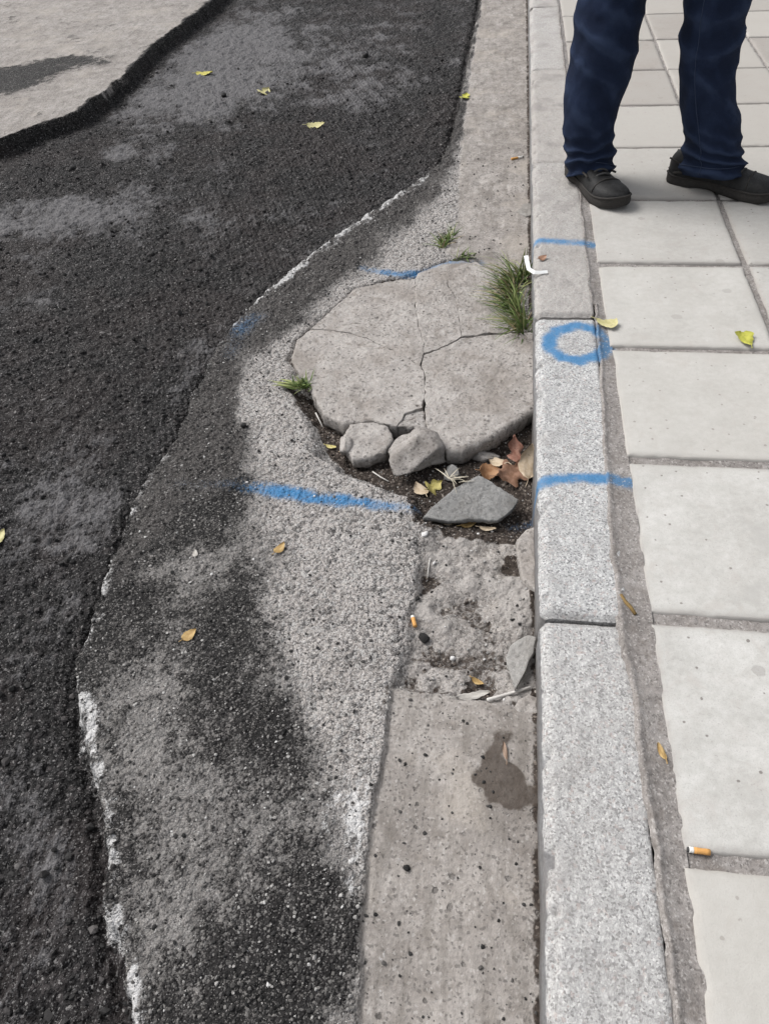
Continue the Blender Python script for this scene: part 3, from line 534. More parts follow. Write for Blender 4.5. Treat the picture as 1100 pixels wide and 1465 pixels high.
def chunk(name, px_outline, ztop, thick, rnd=.006, seed=1, mat=None, parent=None, tilt=(0, 0), gap=.0015, amp=.002, step=.0045, rough=.0045, org=None, grooves=(), front=None):
    pts = W(px_outline, ztop); P = np.array(pts); c = P.mean(0)
    dens = []
    for i in range(len(P)):
        a, b = P[i], P[(i+1) % len(P)]; n = max(1, int(np.linalg.norm(b - a)/step))
        dens += [a + (b - a)*k/n for k in range(n)]
    D = np.array(dens); R = D - c; rad = np.linalg.norm(R, axis=1); U = R/rad[:, None]
    rad = rad - gap + rough*2*(fbm(D[:, 0], D[:, 1], 45, 3, seed) - .5)
    rnd = np.full(len(D), rnd)
    if front: rnd = rnd + (front[1] - rnd)*np.exp(-(polydist(D[:, 0], D[:, 1], W(front[0], ztop))/.022)**2)
    prof = [(-rnd*1.4, -thick), (-rnd*.2, -thick*.65), (0, -rnd*1.6 - .002), (-rnd*.12, -rnd*.75), (-rnd*.5, -rnd*.2), (-rnd*1.15, -.0004)]
    rings = []; m = len(D)
    for dr, dz in prof:
        rr = np.maximum(rad + dr, rad*.2); 
        wob = rough*(2.6 if np.mean(dz) < -.004 else 1.0)*(fbm(D[:, 0]*1.0 + dz*20., D[:, 1] + dz*30., 60, 3, seed + 3) - .5)
        rings.append((c + U*(rr + wob)[:, None], dz + np.zeros(m)))
    base = np.maximum(rad - rnd*1.15, rad*.2); n_in = max(3, int(rad.max()/(step*1.3)))
    for k in range(1, n_in): rings.append((c + U*(base*(1 - k/n_in))[:, None], np.zeros(m)))
    xy = np.concatenate([r[0] for r in rings]); dz = np.concatenate([r[1] for r in rings])
    top = sstep(-thick*.6, 0, dz)
    z = ztop + dz + top*(amp*2*(fbm(xy[:, 0], xy[:, 1], 9, 3, 401) - .5) + .0050*(fbm(xy[:, 0], xy[:, 1], 42, 4, 402) - .5) + .0026*(fbm(xy[:, 0], xy[:, 1], 150, 2, 403) - .5)) + tilt[0]*(xy[:, 0] - c[0]) + tilt[1]*(xy[:, 1] - c[1])
    z = z + (1 - top)*.010*(fbm(xy[:, 0]*1.3, xy[:, 1]*1.3 + dz*2, 40, 3, seed + 40) - .5)
    for gp_, gd, gr in grooves: z = z - gd*top*np.exp(-(polydist(xy[:, 0] + .006*(fbm(xy[:,0], xy[:,1], 60, 3, 9) - .5), xy[:, 1], gp_)/gr)**2)
    zc = float(np.mean(z[-m:])); co = np.concatenate([np.column_stack([xy, z]), [[c[0], c[1], zc]], [[c[0], c[1], ztop - thick]]])
    nr = len(rings); q = []
    i = np.arange(m); j = (i + 1) % m
    for k in range(nr - 1): q.append(np.stack([k*m + i, k*m + j, (k+1)*m + j, (k+1)*m + i], -1))
    t = np.concatenate([np.stack([(nr-1)*m + i, (nr-1)*m + j, np.full(m, nr*m)], -1), np.stack([j, i, np.full(m, nr*m + 1)], -1)])
    if org is not None: co = co - np.array(org)[None, :]
    bl = np.zeros(len(co)); ax_, ay_ = co[:, 0] + (org[0] if org else 0), co[:, 1] + (org[1] if org else 0)
    for bp_, bw_, br_ in BLUE_L[1:2]:
        dd, wt = polydist(ax_ + .012*(fbm(ax_, ay_, 30, 3, 5) - .5), ay_ + .012*(fbm(ax_, ay_, 30, 3, 6) - .5), bp_, False, bw_); bl = np.maximum(bl, wt*np.exp(-(dd/br_)**2.2))
    me = recalc(mesh_np(name, co, np.concatenate(q), t)); set_attr(me, 'm1', np.stack([0*bl, bl, 0*bl, 0*bl], -1))
    return link(name, me, parent, mat)
slab = empty('concrete_slab', tuple(G(600, 520, -.125)))
tag(slab, 'big cracked grey concrete slab filling the gutter beside the blue ring on the kerb', 'slab')
so3 = tuple(slab.location); ZS = -.0875
c1t = [(594,398),(594,413),(594,438),(598,464),(605,489)]
chunk('slab_piece', [(594,398),(551,402),(507,413),(464,453),(445,470),(471,471),(500,476),(525,484),(569,505),(600,523),(606,505),(605,489),(598,464),(594,438),(594,413)], ZS, .05, .0016, 11, SLMAT, slab, (.0, -.01), .0004, org=so3, front=([(551,402),(507,413),(464,453)], .003))
chunk('slab_piece', [(445,470),(424,485),(416,515),(430,535),(442,549),(461,591),(490,606),(534,602),(568,611),(580,592),(604,583),(608,560),(607,533),(600,523),(569,505),(525,484),(500,476),(471,471)], ZS - .001, .05, .0018, 12, SLMAT, slab, (.01, .0), .0005, org=so3, front=([(424,485),(416,515),(442,549),(461,591),(490,606),(534,602)], .005))
chunk('slab_piece', [(606,505),(627,498),(660,482),(700,476),(768,472),(768,586),(738,606),(702,628),(662,646),(640,648),(626,634),(612,617),(608,589),(608,560),(607,533),(602,521)], ZS + .001, .062, .0018, 13, SLMAT, slab, (.0, -.02), .0005, .003, org=so3, front=([(768,586),(738,606),(702,628),(662,646),(640,648)], .013))
chunk('slab_piece', [(594,398),(598,391),(620,382),(642,374),(640,392),(640,409),(653,427),(655,440),(660,482),(627,498),(606,505),(605,489),(598,464),(594,438),(594,413)], ZS - .001, .05, .0015, 14, SLMAT, slab, (.0, .0), .0002, org=so3, grooves=[(W([(620,436),(650,432)], ZS), .004, .02)])
chunk('slab_piece', [(642,374),(682,376),(704,387),(715,410),(732,440),(768,462),(768,472),(700,476),(660,482),(655,440),(653,427),(640,409),(640,392)], ZS - .003, .045, .0015, 15, SLMAT, slab, (-.03, .0), .0003, org=so3)
chunk('slab_piece', [(568,611),(580,592),(604,583),(608,589),(611,614),(598,613)], ZS - .004, .04, .004, 16, RKMAT, slab, (.0, -.08), .0014, step=.0035, org=so3)

def rock(name, u, v, r, sc, seed, mat, label, cat, group=None, rz=0.0, lift=.45, sub=3, tiltv=(0, 0), z=None):
    bm = bmesh.new(); bmesh.ops.create_icosphere(bm, subdivisions=sub, radius=1.0); rg = random.Random(seed)
    planes = [(Vector((rg.gauss(0, 1), rg.gauss(0, 1), rg.gauss(0, .7))).normalized(), rg.uniform(.50, .82)) for _ in range(13)]
    vs = np.array([vv.co[:] for vv in bm.verts])
    nz = fbm(vs[:, 0] + vs[:, 2]*.7 + seed, vs[:, 1] - vs[:, 2]*.6, 2.2, 4, seed)
    for vv, q in zip(bm.verts, nz):
        p = vv.co.copy()
        for n_, d_ in planes:
            k = p.dot(n_) - d_
            if k > 0: p -= n_*k*.97
        p *= .80 + .42*q
        vv.co = Vector((p.x*sc[0], p.y*sc[1], p.z*sc[2]))*r
    me = bpy.data.meshes.new(name); bm.to_mesh(me); bm.free(); me.polygons.foreach_set('use_smooth', np.full(len(me.polygons), True))
    o = link(name, me, None, mat); p = onto(u, v) if z is None else G(u, v, z)
    o.location = (p.x, p.y, p.z + r*sc[2]*lift); o.rotation_euler = (tiltv[0], tiltv[1], rz)
    return tag(o, label, cat, group)
rock('concrete_lump', 593, 658, .086, (1.05, .82, .60), 4, RKMAT, 'rounded grey concrete lump at the broken front edge of the cracked slab', 'rubble', None, .3, .35, 4, (.18, 0), -.112)
lp = chunk('concrete_lump', [(489,624),(500,608),(533,604),(558,612),(563,628),(552,644),(530,652),(504,652),(492,640)], -.094, .045, .007, 41, SLMAT, None, (.0, .10), .001, .004, .0035, .004)
tag(lp, 'broken corner lump left of the rounded concrete lump, against the slab', 'rubble')
rock('concrete_lump', 495, 642, .034, (.6, 1.1, .9), 21, SLMAT, 'narrow upright chip at the left end of the broken slab edge', 'rubble', None, .2, .35, 3, (0, 0), -.118)
rock('concrete_lump', 604, 617, .022, (1.3, .7, .5), 23, RKMAT, 'small pale chip in the crack behind the rounded concrete lump', 'rubble', None, -.4, .3, 3, (0, 0), -.098)
rock('concrete_lump', 648, 686, .028, (.9, 1.0, .85), 6, SHMAT, 'small grey stone with straw on it behind the triangular shard', 'rubble', None, .5, .6)
rock('concrete_lump', 694, 655, .034, (1.2, .6, .6), 8, RKMAT, 'dark lump wedged under the front of the cracked slab', 'rubble', None, .1, .4)
sh = chunk('concrete_shard', [(604,737),(620,722),(652,700),(684,684),(712,698),(742,715),(731,729),(713,741),(680,740),(640,741)], -.098, .016, .003, 31, SHMAT, None, (0, .16), 0, .002, .004, .0025)
tag(sh, 'flat grey triangular mortar shard lying in the pit by the kerb', 'rubble')
s2 = chunk('concrete_shard', [(724,935),(730,922),(741,914),(755,908),(767,912),(762,935),(750,962),(737,984),(732,970)], -.086, .014, .003, 35, PSMAT, None, (.16, .02), 0, .002, .004, .002)
tag(s2, 'long pale shard leaning on the kerb face above the white stick', 'rubble')
s3 = chunk('concrete_shard', [(734,1010),(742,998),(756,992),(770,996),(770,1020),(740,1020)], -.094, .02, .006, 37, SLMAT, None, (.05, .0), 0, .003, .004, .002)
tag(s3, 'low worn concrete stub at the kerb foot right of the white stick', 'rubble')
s4 = chunk('concrete_shard', [(738,302),(748,292),(766,290),(768,306),(752,309)], -.088, .012, .004, 38, PSMAT, None, (.0, .0), 0, .002, .004, .002)
tag(s4, 'small whitish plaster fragment against the kerb above the big grass tuft', 'rubble')
s5 = chunk('concrete_shard', [(738,770),(752,756),(770,752),(772,850),(748,830),(740,800)], -.099, .03, .008, 39, SLMAT, None, (.03, .0), 0, .004, .005, .003)
tag(s5, 'worn concrete remnant along the kerb foot below the triangular shard', 'rubble')
TARM = Mat('tar_lump'); TARMAT = TARM.fin(TARM.ramp(TARM.noise(300, 3, .6, TARM.coord()), [(.3, (.010,.010,.010)), (.7, (.035,.033,.032))]), .7, TARM.noise(260, 3), .7, .003)
WPM = Mat('white_pebble'); WPMAT = WPM.fin(WPM.ramp(WPM.noise(200, 3, .6, WPM.coord()), [(.3, (.45,.44,.43)), (.7, (.68,.67,.66))]), .7, WPM.noise(300, 3), .5, .002)
for (u, v, r, m, lab, cat) in [(349,610,.011,0,'round black asphalt pebble on pale concrete left of the slab','pebble'), (605,914,.013,0,'black tar lump below the orange cigarette end','tar lump'), (597,857,.007,0,'small black pebble above the orange cigarette end','pebble'), (582,1243,.007,0,'dark pebble on the lower gutter among white scuffs','pebble'),
        (648,943,.008,1,'bright white pebble on eroded gutter left of the long shard','pebble'), (607,765,.009,1,'white chip below the left tip of the triangular shard','pebble'), (621,806,.005,1,'tiny white pebble on eroded concrete below the triangular shard','pebble'), (447,540,.006,0,'black crumb on the slab by the flattened grass','pebble'),
        (321,138,.018,0,'black asphalt lump on the milled road between two yellow leaves','asphalt lump'), (105,243,.022,0,'black asphalt clod at the foot of the far step','asphalt lump'), (523,82,.022,0,'black asphalt clod on the far grey milled road','asphalt lump')]:
    rock('tar_lump' if cat != 'pebble' else 'pebble', u, v, r, (1.15, .9, .7), int(u), (TARMAT, WPMAT)[m], lab, cat, None, u*.7, .4, 2)

# ------------------------------------------------------------------ loose crumbs and gravel (uncountable)
def crumbs(name, pts, sizes, mat, label, cat):
    bm = bmesh.new(); bmesh.ops.create_icosphere(bm, subdivisions=1, radius=1); v = np.array([k.co[:] for k in bm.verts]); f = np.array([[k.index for k in q.verts] for q in bm.faces]); bm.free()
    n = len(pts); A = RNG.normal(size=(n, 3, 3)); Q = np.linalg.qr(A)[0]
    sc = RNG.uniform(.55, 1.2, size=(n, 1, 3)); sh_ = 1 + .22*RNG.normal(size=(n, len(v), 1))
    co = np.einsum('nij,nkj->nki', Q, v[None]*sc*np.clip(sh_, .6, 1.5))*sizes[:, None, None]; co[:, :, 2] *= .75
    co += pts[:, None, :]
    tr = (f[None] + (np.arange(n)*len(v))[:, None, None]).reshape(-1, 3)
    me = mesh_np(name, co.reshape(-1, 3), None, tr, False); o = link(name, me, None, mat); return tag(o, label, cat, None, 'stuff')
def scatter(n, x0, x1, y0, y1, want, smin, smax, pw=2.5):
    y = y0 + (y1 - y0)*RNG.random(n)**1.4; x = x0 + (x1 - x0)*RNG.random(n)
    z, m1, m2, reg, _r = ground(x, y); k = want(x, y, m1, m2, reg) > RNG.random(n)
    s = smin + (smax - smin)*RNG.random(n)**pw
    return np.stack([x, y, z + s*.35], -1)[k], s[k]
def gravel_mat(name, cols):
    M = Mat(name); g = M.n('ShaderNodeNewGeometry'); r = g.outputs['Random Per Island']
    return M.fin(M.mix(M.noise(350, 2, .5, g.outputs['Position']), M.ramp(r, cols), (.05,.047,.045), 'MULTIPLY') if False else M.ramp(r, cols), .85)
p_, s_ = scatter(52000, -1.35, -.2, .12, 3.2, lambda x, y, a, b, r: (r == 3)*(.10 + .55*a[:, 0])*(a[:, 1] < .5)*.75 + (r == 2)*.08, .0009, .0042, 3.5)
crumbs('asphalt_crumbs', p_, s_, gravel_mat('asphalt_crumb', [(0, (.012,.012,.012)), (.7, (.04,.038,.037)), (1, (.09,.085,.08))]), 'black asphalt crumbs strewn over the worn concrete road edge', 'crumbs')
p_, s_ = scatter(30000, -1.35, -.2, .12, 3.2, lambda x, y, a, b, r: (r == 3)*.42, .0009, .0036, 3.5)
crumbs('pale_grit', p_, s_, gravel_mat('pale_grit', [(0, (.12,.115,.11)), (.4, (.25,.24,.23)), (.85, (.36,.35,.335)), (1, (.55,.54,.53))]), 'pale stone grit strewn over the worn concrete road edge', 'grit')
p_, s_ = scatter(42000, -2.9, -.5, .12, 4.6, lambda x, y, a, b, r: (r == 0)*.6*(1.0 - b[:, 1]), .0014, .0090, 5)
crumbs('milling_debris', p_, s_, gravel_mat('milling', [(0, (.010,.010,.010)), (.6, (.03,.0285,.028)), (.96, (.06,.055,.054)), (1, (.18,.17,.165))]), 'dark loose milling debris covering the milled road', 'debris')
sp_ = sdf
p_, s_ = scatter(9000, -.95, -.19, .75, 1.9, lambda x, y, a, b, r: (a[:, 1] > .45)*.5, .0010, .0050, 3)
crumbs('soil_crumbs', p_, s_, gravel_mat('soil_crumb', [(0, (.02,.016,.014)), (.6, (.07,.056,.047)), (.9, (.16,.135,.115)), (1, (.35,.32,.29))]), 'brown soil crumbs and grit in the broken pit beside the kerb', 'soil')

# ------------------------------------------------------------------ fallen leaves
LM = {}
def leaf_mat(c0, c1, spot):
    k = (c0, c1, spot)
    if k not in LM:
        M = Mat('leaf'); P = M.coord(); n = M.noise(90, 4, .6, P); n2 = M.noise(400, 2, .5, P)
        c = M.mix(M.ss(n, .35, .65), c0, c1); c = M.mix(M.ss(n, .62, .75, 0, .8), c, spot)
        LM[k] = M.fin(c, .65, n2, .3, .001)
    return LM[k]
YEL = ((.36,.33,.06), (.47,.42,.11), (.20,.15,.045)); PALE = ((.40,.37,.17), (.50,.46,.25), (.25,.20,.09)); TAN = ((.30,.19,.07), (.40,.28,.12), (.14,.08,.03))
BRN = ((.22,.12,.075), (.32,.19,.13), (.10,.05,.03)); RED = ((.26,.12,.085), (.36,.20,.15), (.12,.055,.04)); CRM = ((.42,.33,.23), (.52,.43,.32), (.20,.14,.09)); OLV = ((.33,.33,.05), (.45,.44,.08), (.16,.12,.04)); GRY = ((.33,.31,.28), (.42,.40,.37), (.2,.18,.16))
def leaf(u, v, L, wd, rz, cols, label, z=None, curl=.25, kind='ovate', tilt=(0, 0), seed=0, dz=.004, fold=.15):
    rg = random.Random(seed + int(u*3 + v)); n, m = 15, 4; co, q = [], []
    for i in range(n):
        t = i/(n - 1)
        if kind == 'ovate': h = math.sin(math.pi*t**.75)**.8
        elif kind == 'fan': h = (t**.7)*(1.0 if t < .8 else max(.1, 1 - ((t - .8)/.2)**2*.75))
        elif kind == 'narrow': h = math.sin(math.pi*t**.9)**.6
        else: h = math.sin(math.pi*t**.8)**.7*(.72 + .28*math.cos(t*17 + seed))
        h = max(h, .03)
        for j in range(-m, m + 1):
            s = j/m; e = 1 + .10*rg.uniform(-1, 1)*(abs(s) == 1)
            x = (t - .5)*L; y = s*h*wd*.5*e
            z_ = curl*L*((t - .5)**2)*1.2 + fold*abs(y) + .05*L*math.sin(5*t + 3*s + seed)*abs(s) + .004*rg.uniform(-1, 1)*abs(s)*L*4
            co.append((x, y, z_))
    k = 2*m + 1
    for i in range(n - 1):
        for j in range(k - 1): q.append((i*k + j, i*k + j + 1, (i+1)*k + j + 1, (i+1)*k + j))
    root = empty('leaf'); p = (onto(u, v) if z is None else G(u, v, z)); root.location = (p.x, p.y, p.z + dz); root.rotation_euler = (tilt[0], tilt[1], rz)
    lm = leaf_mat(*cols); link('blade', mesh_np('leaf_blade', co, q), root, lm)
    a = [(-.5*L - .22*L*t_, .05*L*t_*t_, curl*L*.3 - .02*L*t_) for t_ in np.linspace(-.1, 1, 5)]
    link('stalk', tube_mesh('leaf_stalk', a, [.0009]*5, 5), root, lm)
    return tag(root, label, 'leaf', None)
def tube_mesh(name, pts, rad, seg=8, cap=True):
    P = [Vector(p) for p in pts]; n = len(P); co, q, t = [], [], []
    ref = Vector((0, 0, 1))
    for i in range(n):
        d_ = (P[min(i+1, n-1)] - P[max(i-1, 0)]).normalized(); r_ = ref if abs(d_.dot(ref)) < .95 else Vector((1, 0, 0))
        a = d_.cross(r_).normalized(); b = a.cross(d_)
        for k in range(seg):
            th = 2*math.pi*k/seg; co.append(tuple(P[i] + (a*math.cos(th) + b*math.sin(th))*rad[i]))
    for i in range(n - 1):
        for k in range(seg): q.append((i*seg + k, i*seg + (k+1) % seg, (i+1)*seg + (k+1) % seg, (i+1)*seg + k))
    if cap:
        co += [tuple(P[0]), tuple(P[-1])]
        for k in range(seg): t += [(n*seg, (k+1) % seg, k), (n*seg + 1, (n-1)*seg + k, (n-1)*seg + (k+1) % seg)]
    return mesh_np(name, co, q, t)
leaf(293, 107, .095, .055, .05, YEL, 'bright yellow leaf lying farthest out on the milled road', tilt=(.1, 0))
leaf(378, 134, .085, .07, 1.2, PALE, 'pale yellow crumpled leaf on the milled road, middle of three', kind='lobed', curl=.5, tilt=(.3, .1))
leaf(452, 180, .085, .05, .15, PALE, 'pale yellow leaf on dark milled asphalt, nearest of three', curl=.4, tilt=(.25, 0))
leaf(665, 140, .06, .05, 1.3, OLV, 'small olive yellow leaf at the far edge of the milled trench', kind='lobed', curl=.4)
leaf(866, 464, .058, .046, -.35, PALE, 'light yellow leaf on the mortar beside the blue ring', z=.003, curl=.3, kind='fan', tilt=(.15, .1))
leaf(1066, 488, .058, .058, 1.75, OLV, 'olive yellow leaf on the white pavement tile joint', z=.003, curl=.25, kind='fan', tilt=(.12, 0))
leaf(1, 773, .05, .03, 1.4, PALE, 'pale green leaf cut by the left edge of the picture', curl=.3)
leaf(272, 910, .034, .024, .9, TAN, 'small oval tan leaf on dark residue near the trench lip', curl=.2)
leaf(401, 786, .034, .020, 1.1, TAN, 'small orange brown leaf on pale grit below the long blue line', curl=.35)
leaf(280, 793, .022, .012, 1.9, GRY, 'tiny grey leaf on the dark residue left of the orange brown leaf', curl=.2)
leaf(945, 1077, .030, .010, 1.9, TAN, 'thin dry leaf on the mortar strip beside the kerb', z=-.003, curl=.3, kind='narrow')
leaf(737, 658, .095, .065, 1.9, RED, 'reddish brown dry leaf tucked under the slab by the kerb', curl=.5, tilt=(.5, -.2), kind='lobed', dz=.018)
leaf(735, 683, .095, .08, .5, BRN, 'large brown dry leaf above the triangular shard', curl=.4, tilt=(.45, .1), kind='lobed', dz=.016)
leaf(753, 674, .085, .045, 1.5, CRM, 'cream curled dry leaf against the kerb face', curl=.7, tilt=(.3, -.6), dz=.028)
leaf(698, 680, .052, .042, .3, ((.30,.15,.07),(.38,.22,.12),(.15,.07,.03)), 'orange brown curled leaf left of the reddish leaf', curl=.8, tilt=(.5, .2), dz=.012)
leaf(712, 668, .06, .04, 2.5, CRM, 'tan dry leaf between the orange brown and the reddish leaf', curl=.5, tilt=(.2, .3), dz=.012)
leaf(618, 702, .055, .046, 1.0, ((.38,.32,.10),(.48,.42,.16),(.2,.15,.05)), 'mustard yellow curled leaf left of the triangular shard', curl=.8, kind='lobed', tilt=(.5, .3), dz=.010)
leaf(601, 704, .046, .034, 2.2, CRM, 'pale dry leaf scrap beside the mustard yellow leaf', curl=.5, tilt=(.2, 0), dz=.006)
leaf(641, 750, .036, .012, -.2, CRM, 'thin cream leaf scrap just below the triangular shard', curl=.3, kind='narrow')
leaf(671, 752, .042, .015, .4, TAN, 'thin tan leaf scrap under the front edge of the shard', curl=.4, kind='narrow')
leaf(697, 758, .038, .013, -.1, CRM, 'pale pointed leaf scrap below the right of the shard', curl=.3, kind='narrow')
leaf(677, 998, .062, .016, .25, GRY, 'long grey dry leaf left of the white stick', curl=.2, kind='narrow', dz=.008)
leaf(683, 978, .026, .012, -.5, TAN, 'small brown curled leaf above the long grey leaf', curl=.6, dz=.006)
leaf(474, 641, .030, .013, -.3, ((.42,.36,.12),(.50,.44,.22),(.25,.18,.08)), 'yellowish leaf scrap in the soil left of the slab corner', curl=.3, kind='narrow')
leaf(492, 646, .020, .010, .6, CRM, 'tiny cream leaf scrap by the narrow upright chip', curl=.3)
leaf(722, 1076, .034, .008, 1.75, ((.20,.14,.10),(.27,.19,.14),(.12,.08,.06)), 'narrow brown leaf strip in the dark gutter stain', curl=.1, kind='narrow')
leaf(775, 372, .030, .022, .7, BRN, 'brown leaf scrap on the kerb edge behind the white strip', z=.0, curl=.5, tilt=(.2, 0), dz=.006)

# ------------------------------------------------------------------ litter
def plain(name, c0, c1, rough=.8, sc=250, bump=.2):
    M = Mat(name); n = M.noise(sc, 3, .6, M.coord()); return M.fin(M.mix(n, c0, c1), rough, n, bump, .001)
FILT, PAPR, ASH, STK, TWG = plain('cork_filter', (.50,.25,.07), (.62,.34,.12)), plain('cigarette_paper', (.62,.61,.58), (.74,.73,.70)), plain('ash', (.03,.03,.03), (.09,.09,.09)), plain('weathered_stick', (.46,.44,.41), (.60,.58,.55)), plain('bark_twig', (.12,.08,.03), (.24,.16,.06))
def butt(a, b, frac, rad, label, za):
    A, B = G(*a, za), G(*b, za); A.z += rad; B.z += rad; root = empty('cigarette_end', tuple(A)); d_ = B - A
    def seg(n_, f0, f1, m_, r_): link(n_, tube_mesh(n_, [tuple(d_*(f0 + (f1 - f0)*k/4)) for k in range(5)], [r_*(1 + .05*math.sin(k*2.3)) for k in range(5)], 14), root, m_)
    seg('paper', 0, 1 - frac, PAPR, rad); seg('filter', 1 - frac, 1, FILT, rad*1.03); seg('burnt_tip', -.08, .0, ASH, rad*.85)
    return tag(root, label, 'cigarette end')
butt((984, 1217), (1014, 1221), .78, .0042, 'orange cigarette end lying in the nearest tile joint', -.004)
zz = onto(592, 890).z; butt((590, 883), (594, 898), .8, .0040, 'short orange cigarette end on the eroded gutter concrete', zz)
zz = onto(740, 228).z; butt((747, 226), (731, 229), .6, .0042, 'faded cigarette end in the far gutter near the kerb', zz)
def stick(name, pts, rad, mat, label, cat, lift=0.0, z=None):
    P = [(onto(u, v) if z is None else G(u, v, z)) for u, v in pts]; o_ = P[0].copy()
    L = [tuple(p - o_ + Vector((0, 0, lift))) for p in P]
    o = link(name, tube_mesh(name, L, [rad*(1 - .3*k/len(L)) for k in range(len(L))], 8), None, mat); o.location = o_; return tag(o, label, cat)
stick('stick', [(697,1004),(715,999),(735,993),(758,986)], .0034, STK, 'straight whitish stick lying across the gutter at the kerb', 'stick', .007)
stick('twig', [(887,853),(893,862),(901,870),(908,880)], .0042, TWG, 'short brown twig on the mortar strip at the kerb joint', 'twig', .003, -.002)
stick('twig', [(615,800),(613,815),(611,832)], .0013, STK, 'thin pale stalk on dark soil of the eroded gutter', 'twig', .003)
stick('twig', [(452,592),(456,600),(462,611)], .0022, STK, 'pale splinter in the soil left of the slab', 'twig', .003)
stick('twig', [(533,676),(545,684),(556,690)], .0018, STK, 'pale straw at the foot of the broken slab corner', 'twig', .003)
# bent white plastic strip on the grass
pp = [G(752,366,.03), G(754,376,.022), G(756,385,.014), G(764,390,.010), G(772,390,.008), G(783,389,.006)]
co, q = [], []; wv_ = .006
for i, p in enumerate(pp):
    d_ = (pp[min(i+1, 5)] - pp[max(i-1, 0)]).normalized(); sd = d_.cross(Vector((0, -.5, .85))).normalized()
    for s in (-1, 1):
        for t_ in (0, 1): co.append(tuple(p - pp[2] + sd*s*wv_*(1 if i < 4 else .8) + Vector((0, -.0005, .0012))*t_))
for i in range(5):
    b_ = i*4
    for a_, c_ in ((0, 1), (1, 3), (3, 2), (2, 0)): q.append((b_ + a_, b_ + c_, b_ + 4 + c_, b_ + 4 + a_))
q += [(0, 1, 3, 2), (20, 22, 23, 21)]
o = link('plastic_strip', recalc(mesh_np('plastic_strip', co, q, None, False)), None, plain('white_plastic', (.78,.79,.78), (.86,.86,.85), .5, 60, .05)); o.location = pp[2]
tag(o, 'bent white plastic strip lying on the grass at the kerb edge', 'litter')

# ------------------------------------------------------------------ grass
def grass_mat(name, cols):
    M = Mat(name); g = M.n('ShaderNodeNewGeometry'); c = M.ramp(g.outputs['Random Per Island'], cols); m = M.fin(c, .6)
    M.b.inputs['Subsurface Weight'].default_value = 0.0; return m
GG = grass_mat('grass_blade', [(0, (.05,.085,.022)), (.4, (.10,.15,.04)), (.75, (.17,.22,.07)), (1, (.30,.31,.14))]); GD = grass_mat('dry_grass_blade', [(0, (.20,.15,.08)), (.6, (.34,.27,.15)), (1, (.46,.40,.26))])
def blades(name, bases, n, lmin, lmax, dirf, droop, wd, mat, parent, seed):
    rg = random.Random(seed); co, q = [], []; K = 7; o_ = parent.location
    for _ in range(n):
        k = rg.random()*(len(bases) - 1); i0 = int(k); b0 = bases[i0].lerp(bases[min(i0 + 1, len(bases) - 1)], k - i0) + Vector((rg.gauss(0, .006), rg.gauss(0, .006), 0))
        d_ = dirf(rg).normalized(); L = rg.uniform(lmin, lmax); h = Vector((d_.x, d_.y, 0)); 
        sd = d_.cross(Vector((rg.gauss(0, .4), rg.gauss(0, .4), 1))).normalized(); w0 = wd*rg.uniform(.6, 1.3); st = len(co); dr = droop*rg.uniform(.3, 1.5)
        for j in range(K):
            t = j/(K - 1); p = b0 + d_*L*t + (h*.6 + Vector((0, 0, -1)))*dr*L*t*t; ww = w0*(1 - t**1.6)*(.6 + .8*min(1, 3*t)) + .0002
            nn = sd.cross(d_)*ww*.35
            for s, e in ((-1, 1), (0, 0), (1, 1)): co.append(tuple(p + sd*s*ww + nn*e - o_))
        for j in range(K - 1):
            for s in (0, 1): q.append((st + j*3 + s, st + j*3 + s + 1, st + j*3 + s + 4, st + j*3 + s + 3))
    o = link(name, mesh_np(name, co, q), parent, mat); o['kind'] = 'stuff'; return o
def tuft(u, v, label): return tag(empty('grass_tuft', tuple(onto(u, v))), label, 'grass')
tf = tuft(742, 470, 'large green grass tuft growing in the gap between slab and kerb')
gb = [Vector((*G(u, v, -.10)[:2], -.115)) for u, v in ((752,482),(748,462),(738,440),(735,420),(742,402),(752,398))]
blades('green_blades', gb, 260, .06, .19, lambda r: Vector((r.gauss(-.28, .36), r.gauss(-.05, .38), 1)), .48, .0018, GG, tf, 1)
blades('green_blades', gb[:5], 60, .08, .15, lambda r: Vector((r.gauss(-1.0, .35), r.gauss(.25, .4), .75)), .25, .0019, GG, tf, 2)
blades('dry_blades', gb, 120, .05, .15, lambda r: Vector((r.gauss(-.5, .5), r.gauss(-.2, .5), .8)), .3, .0015, GD, tf, 3)
blades('dry_blades', [gb[0], gb[1], gb[2]], 80, .03, .09, lambda r: Vector((r.gauss(-.9, .6), r.gauss(-.2, .7), .3)), .2, .0013, GD, tf, 4)
tf = tuft(638, 350, 'small grass tuft at the far end of the slab near the trench')
gb = [Vector((*G(u, v, -.10)[:2], -.105)) for u, v in ((632,356),(640,348),(646,338))]
blades('green_blades', gb, 60, .03, .085, lambda r: Vector((r.gauss(-.1, .5), r.gauss(0, .4), 1)), .3, .0018, GG, tf, 5); blades('dry_blades', gb, 30, .02, .06, lambda r: Vector((r.gauss(0, .7), r.gauss(-.2, .6), .6)), .2, .0014, GD, tf, 6)
tf = tuft(664, 370, 'low green grass sprig on the crack behind the slab')
gb = [Vector((*G(u, v, -.10)[:2], -.100)) for u, v in ((652,372),(664,370),(674,370))]
blades('green_blades', gb, 40, .025, .065, lambda r: Vector((r.gauss(.2, .7), r.gauss(0, .5), .75)), .3, .0018, GG, tf, 7)
tf = tuft(428, 552, 'flattened pale green grass at the left corner of the slab')
gb = [Vector((*G(u, v, -.10)[:2], -.098)) for u, v in ((425,556),(436,556),(442,554))]
blades('green_blades', gb, 60, .025, .055, lambda r: Vector((r.gauss(-.3, .7), r.gauss(.1, .5), .7)), .35, .0019, GG, tf, 8)
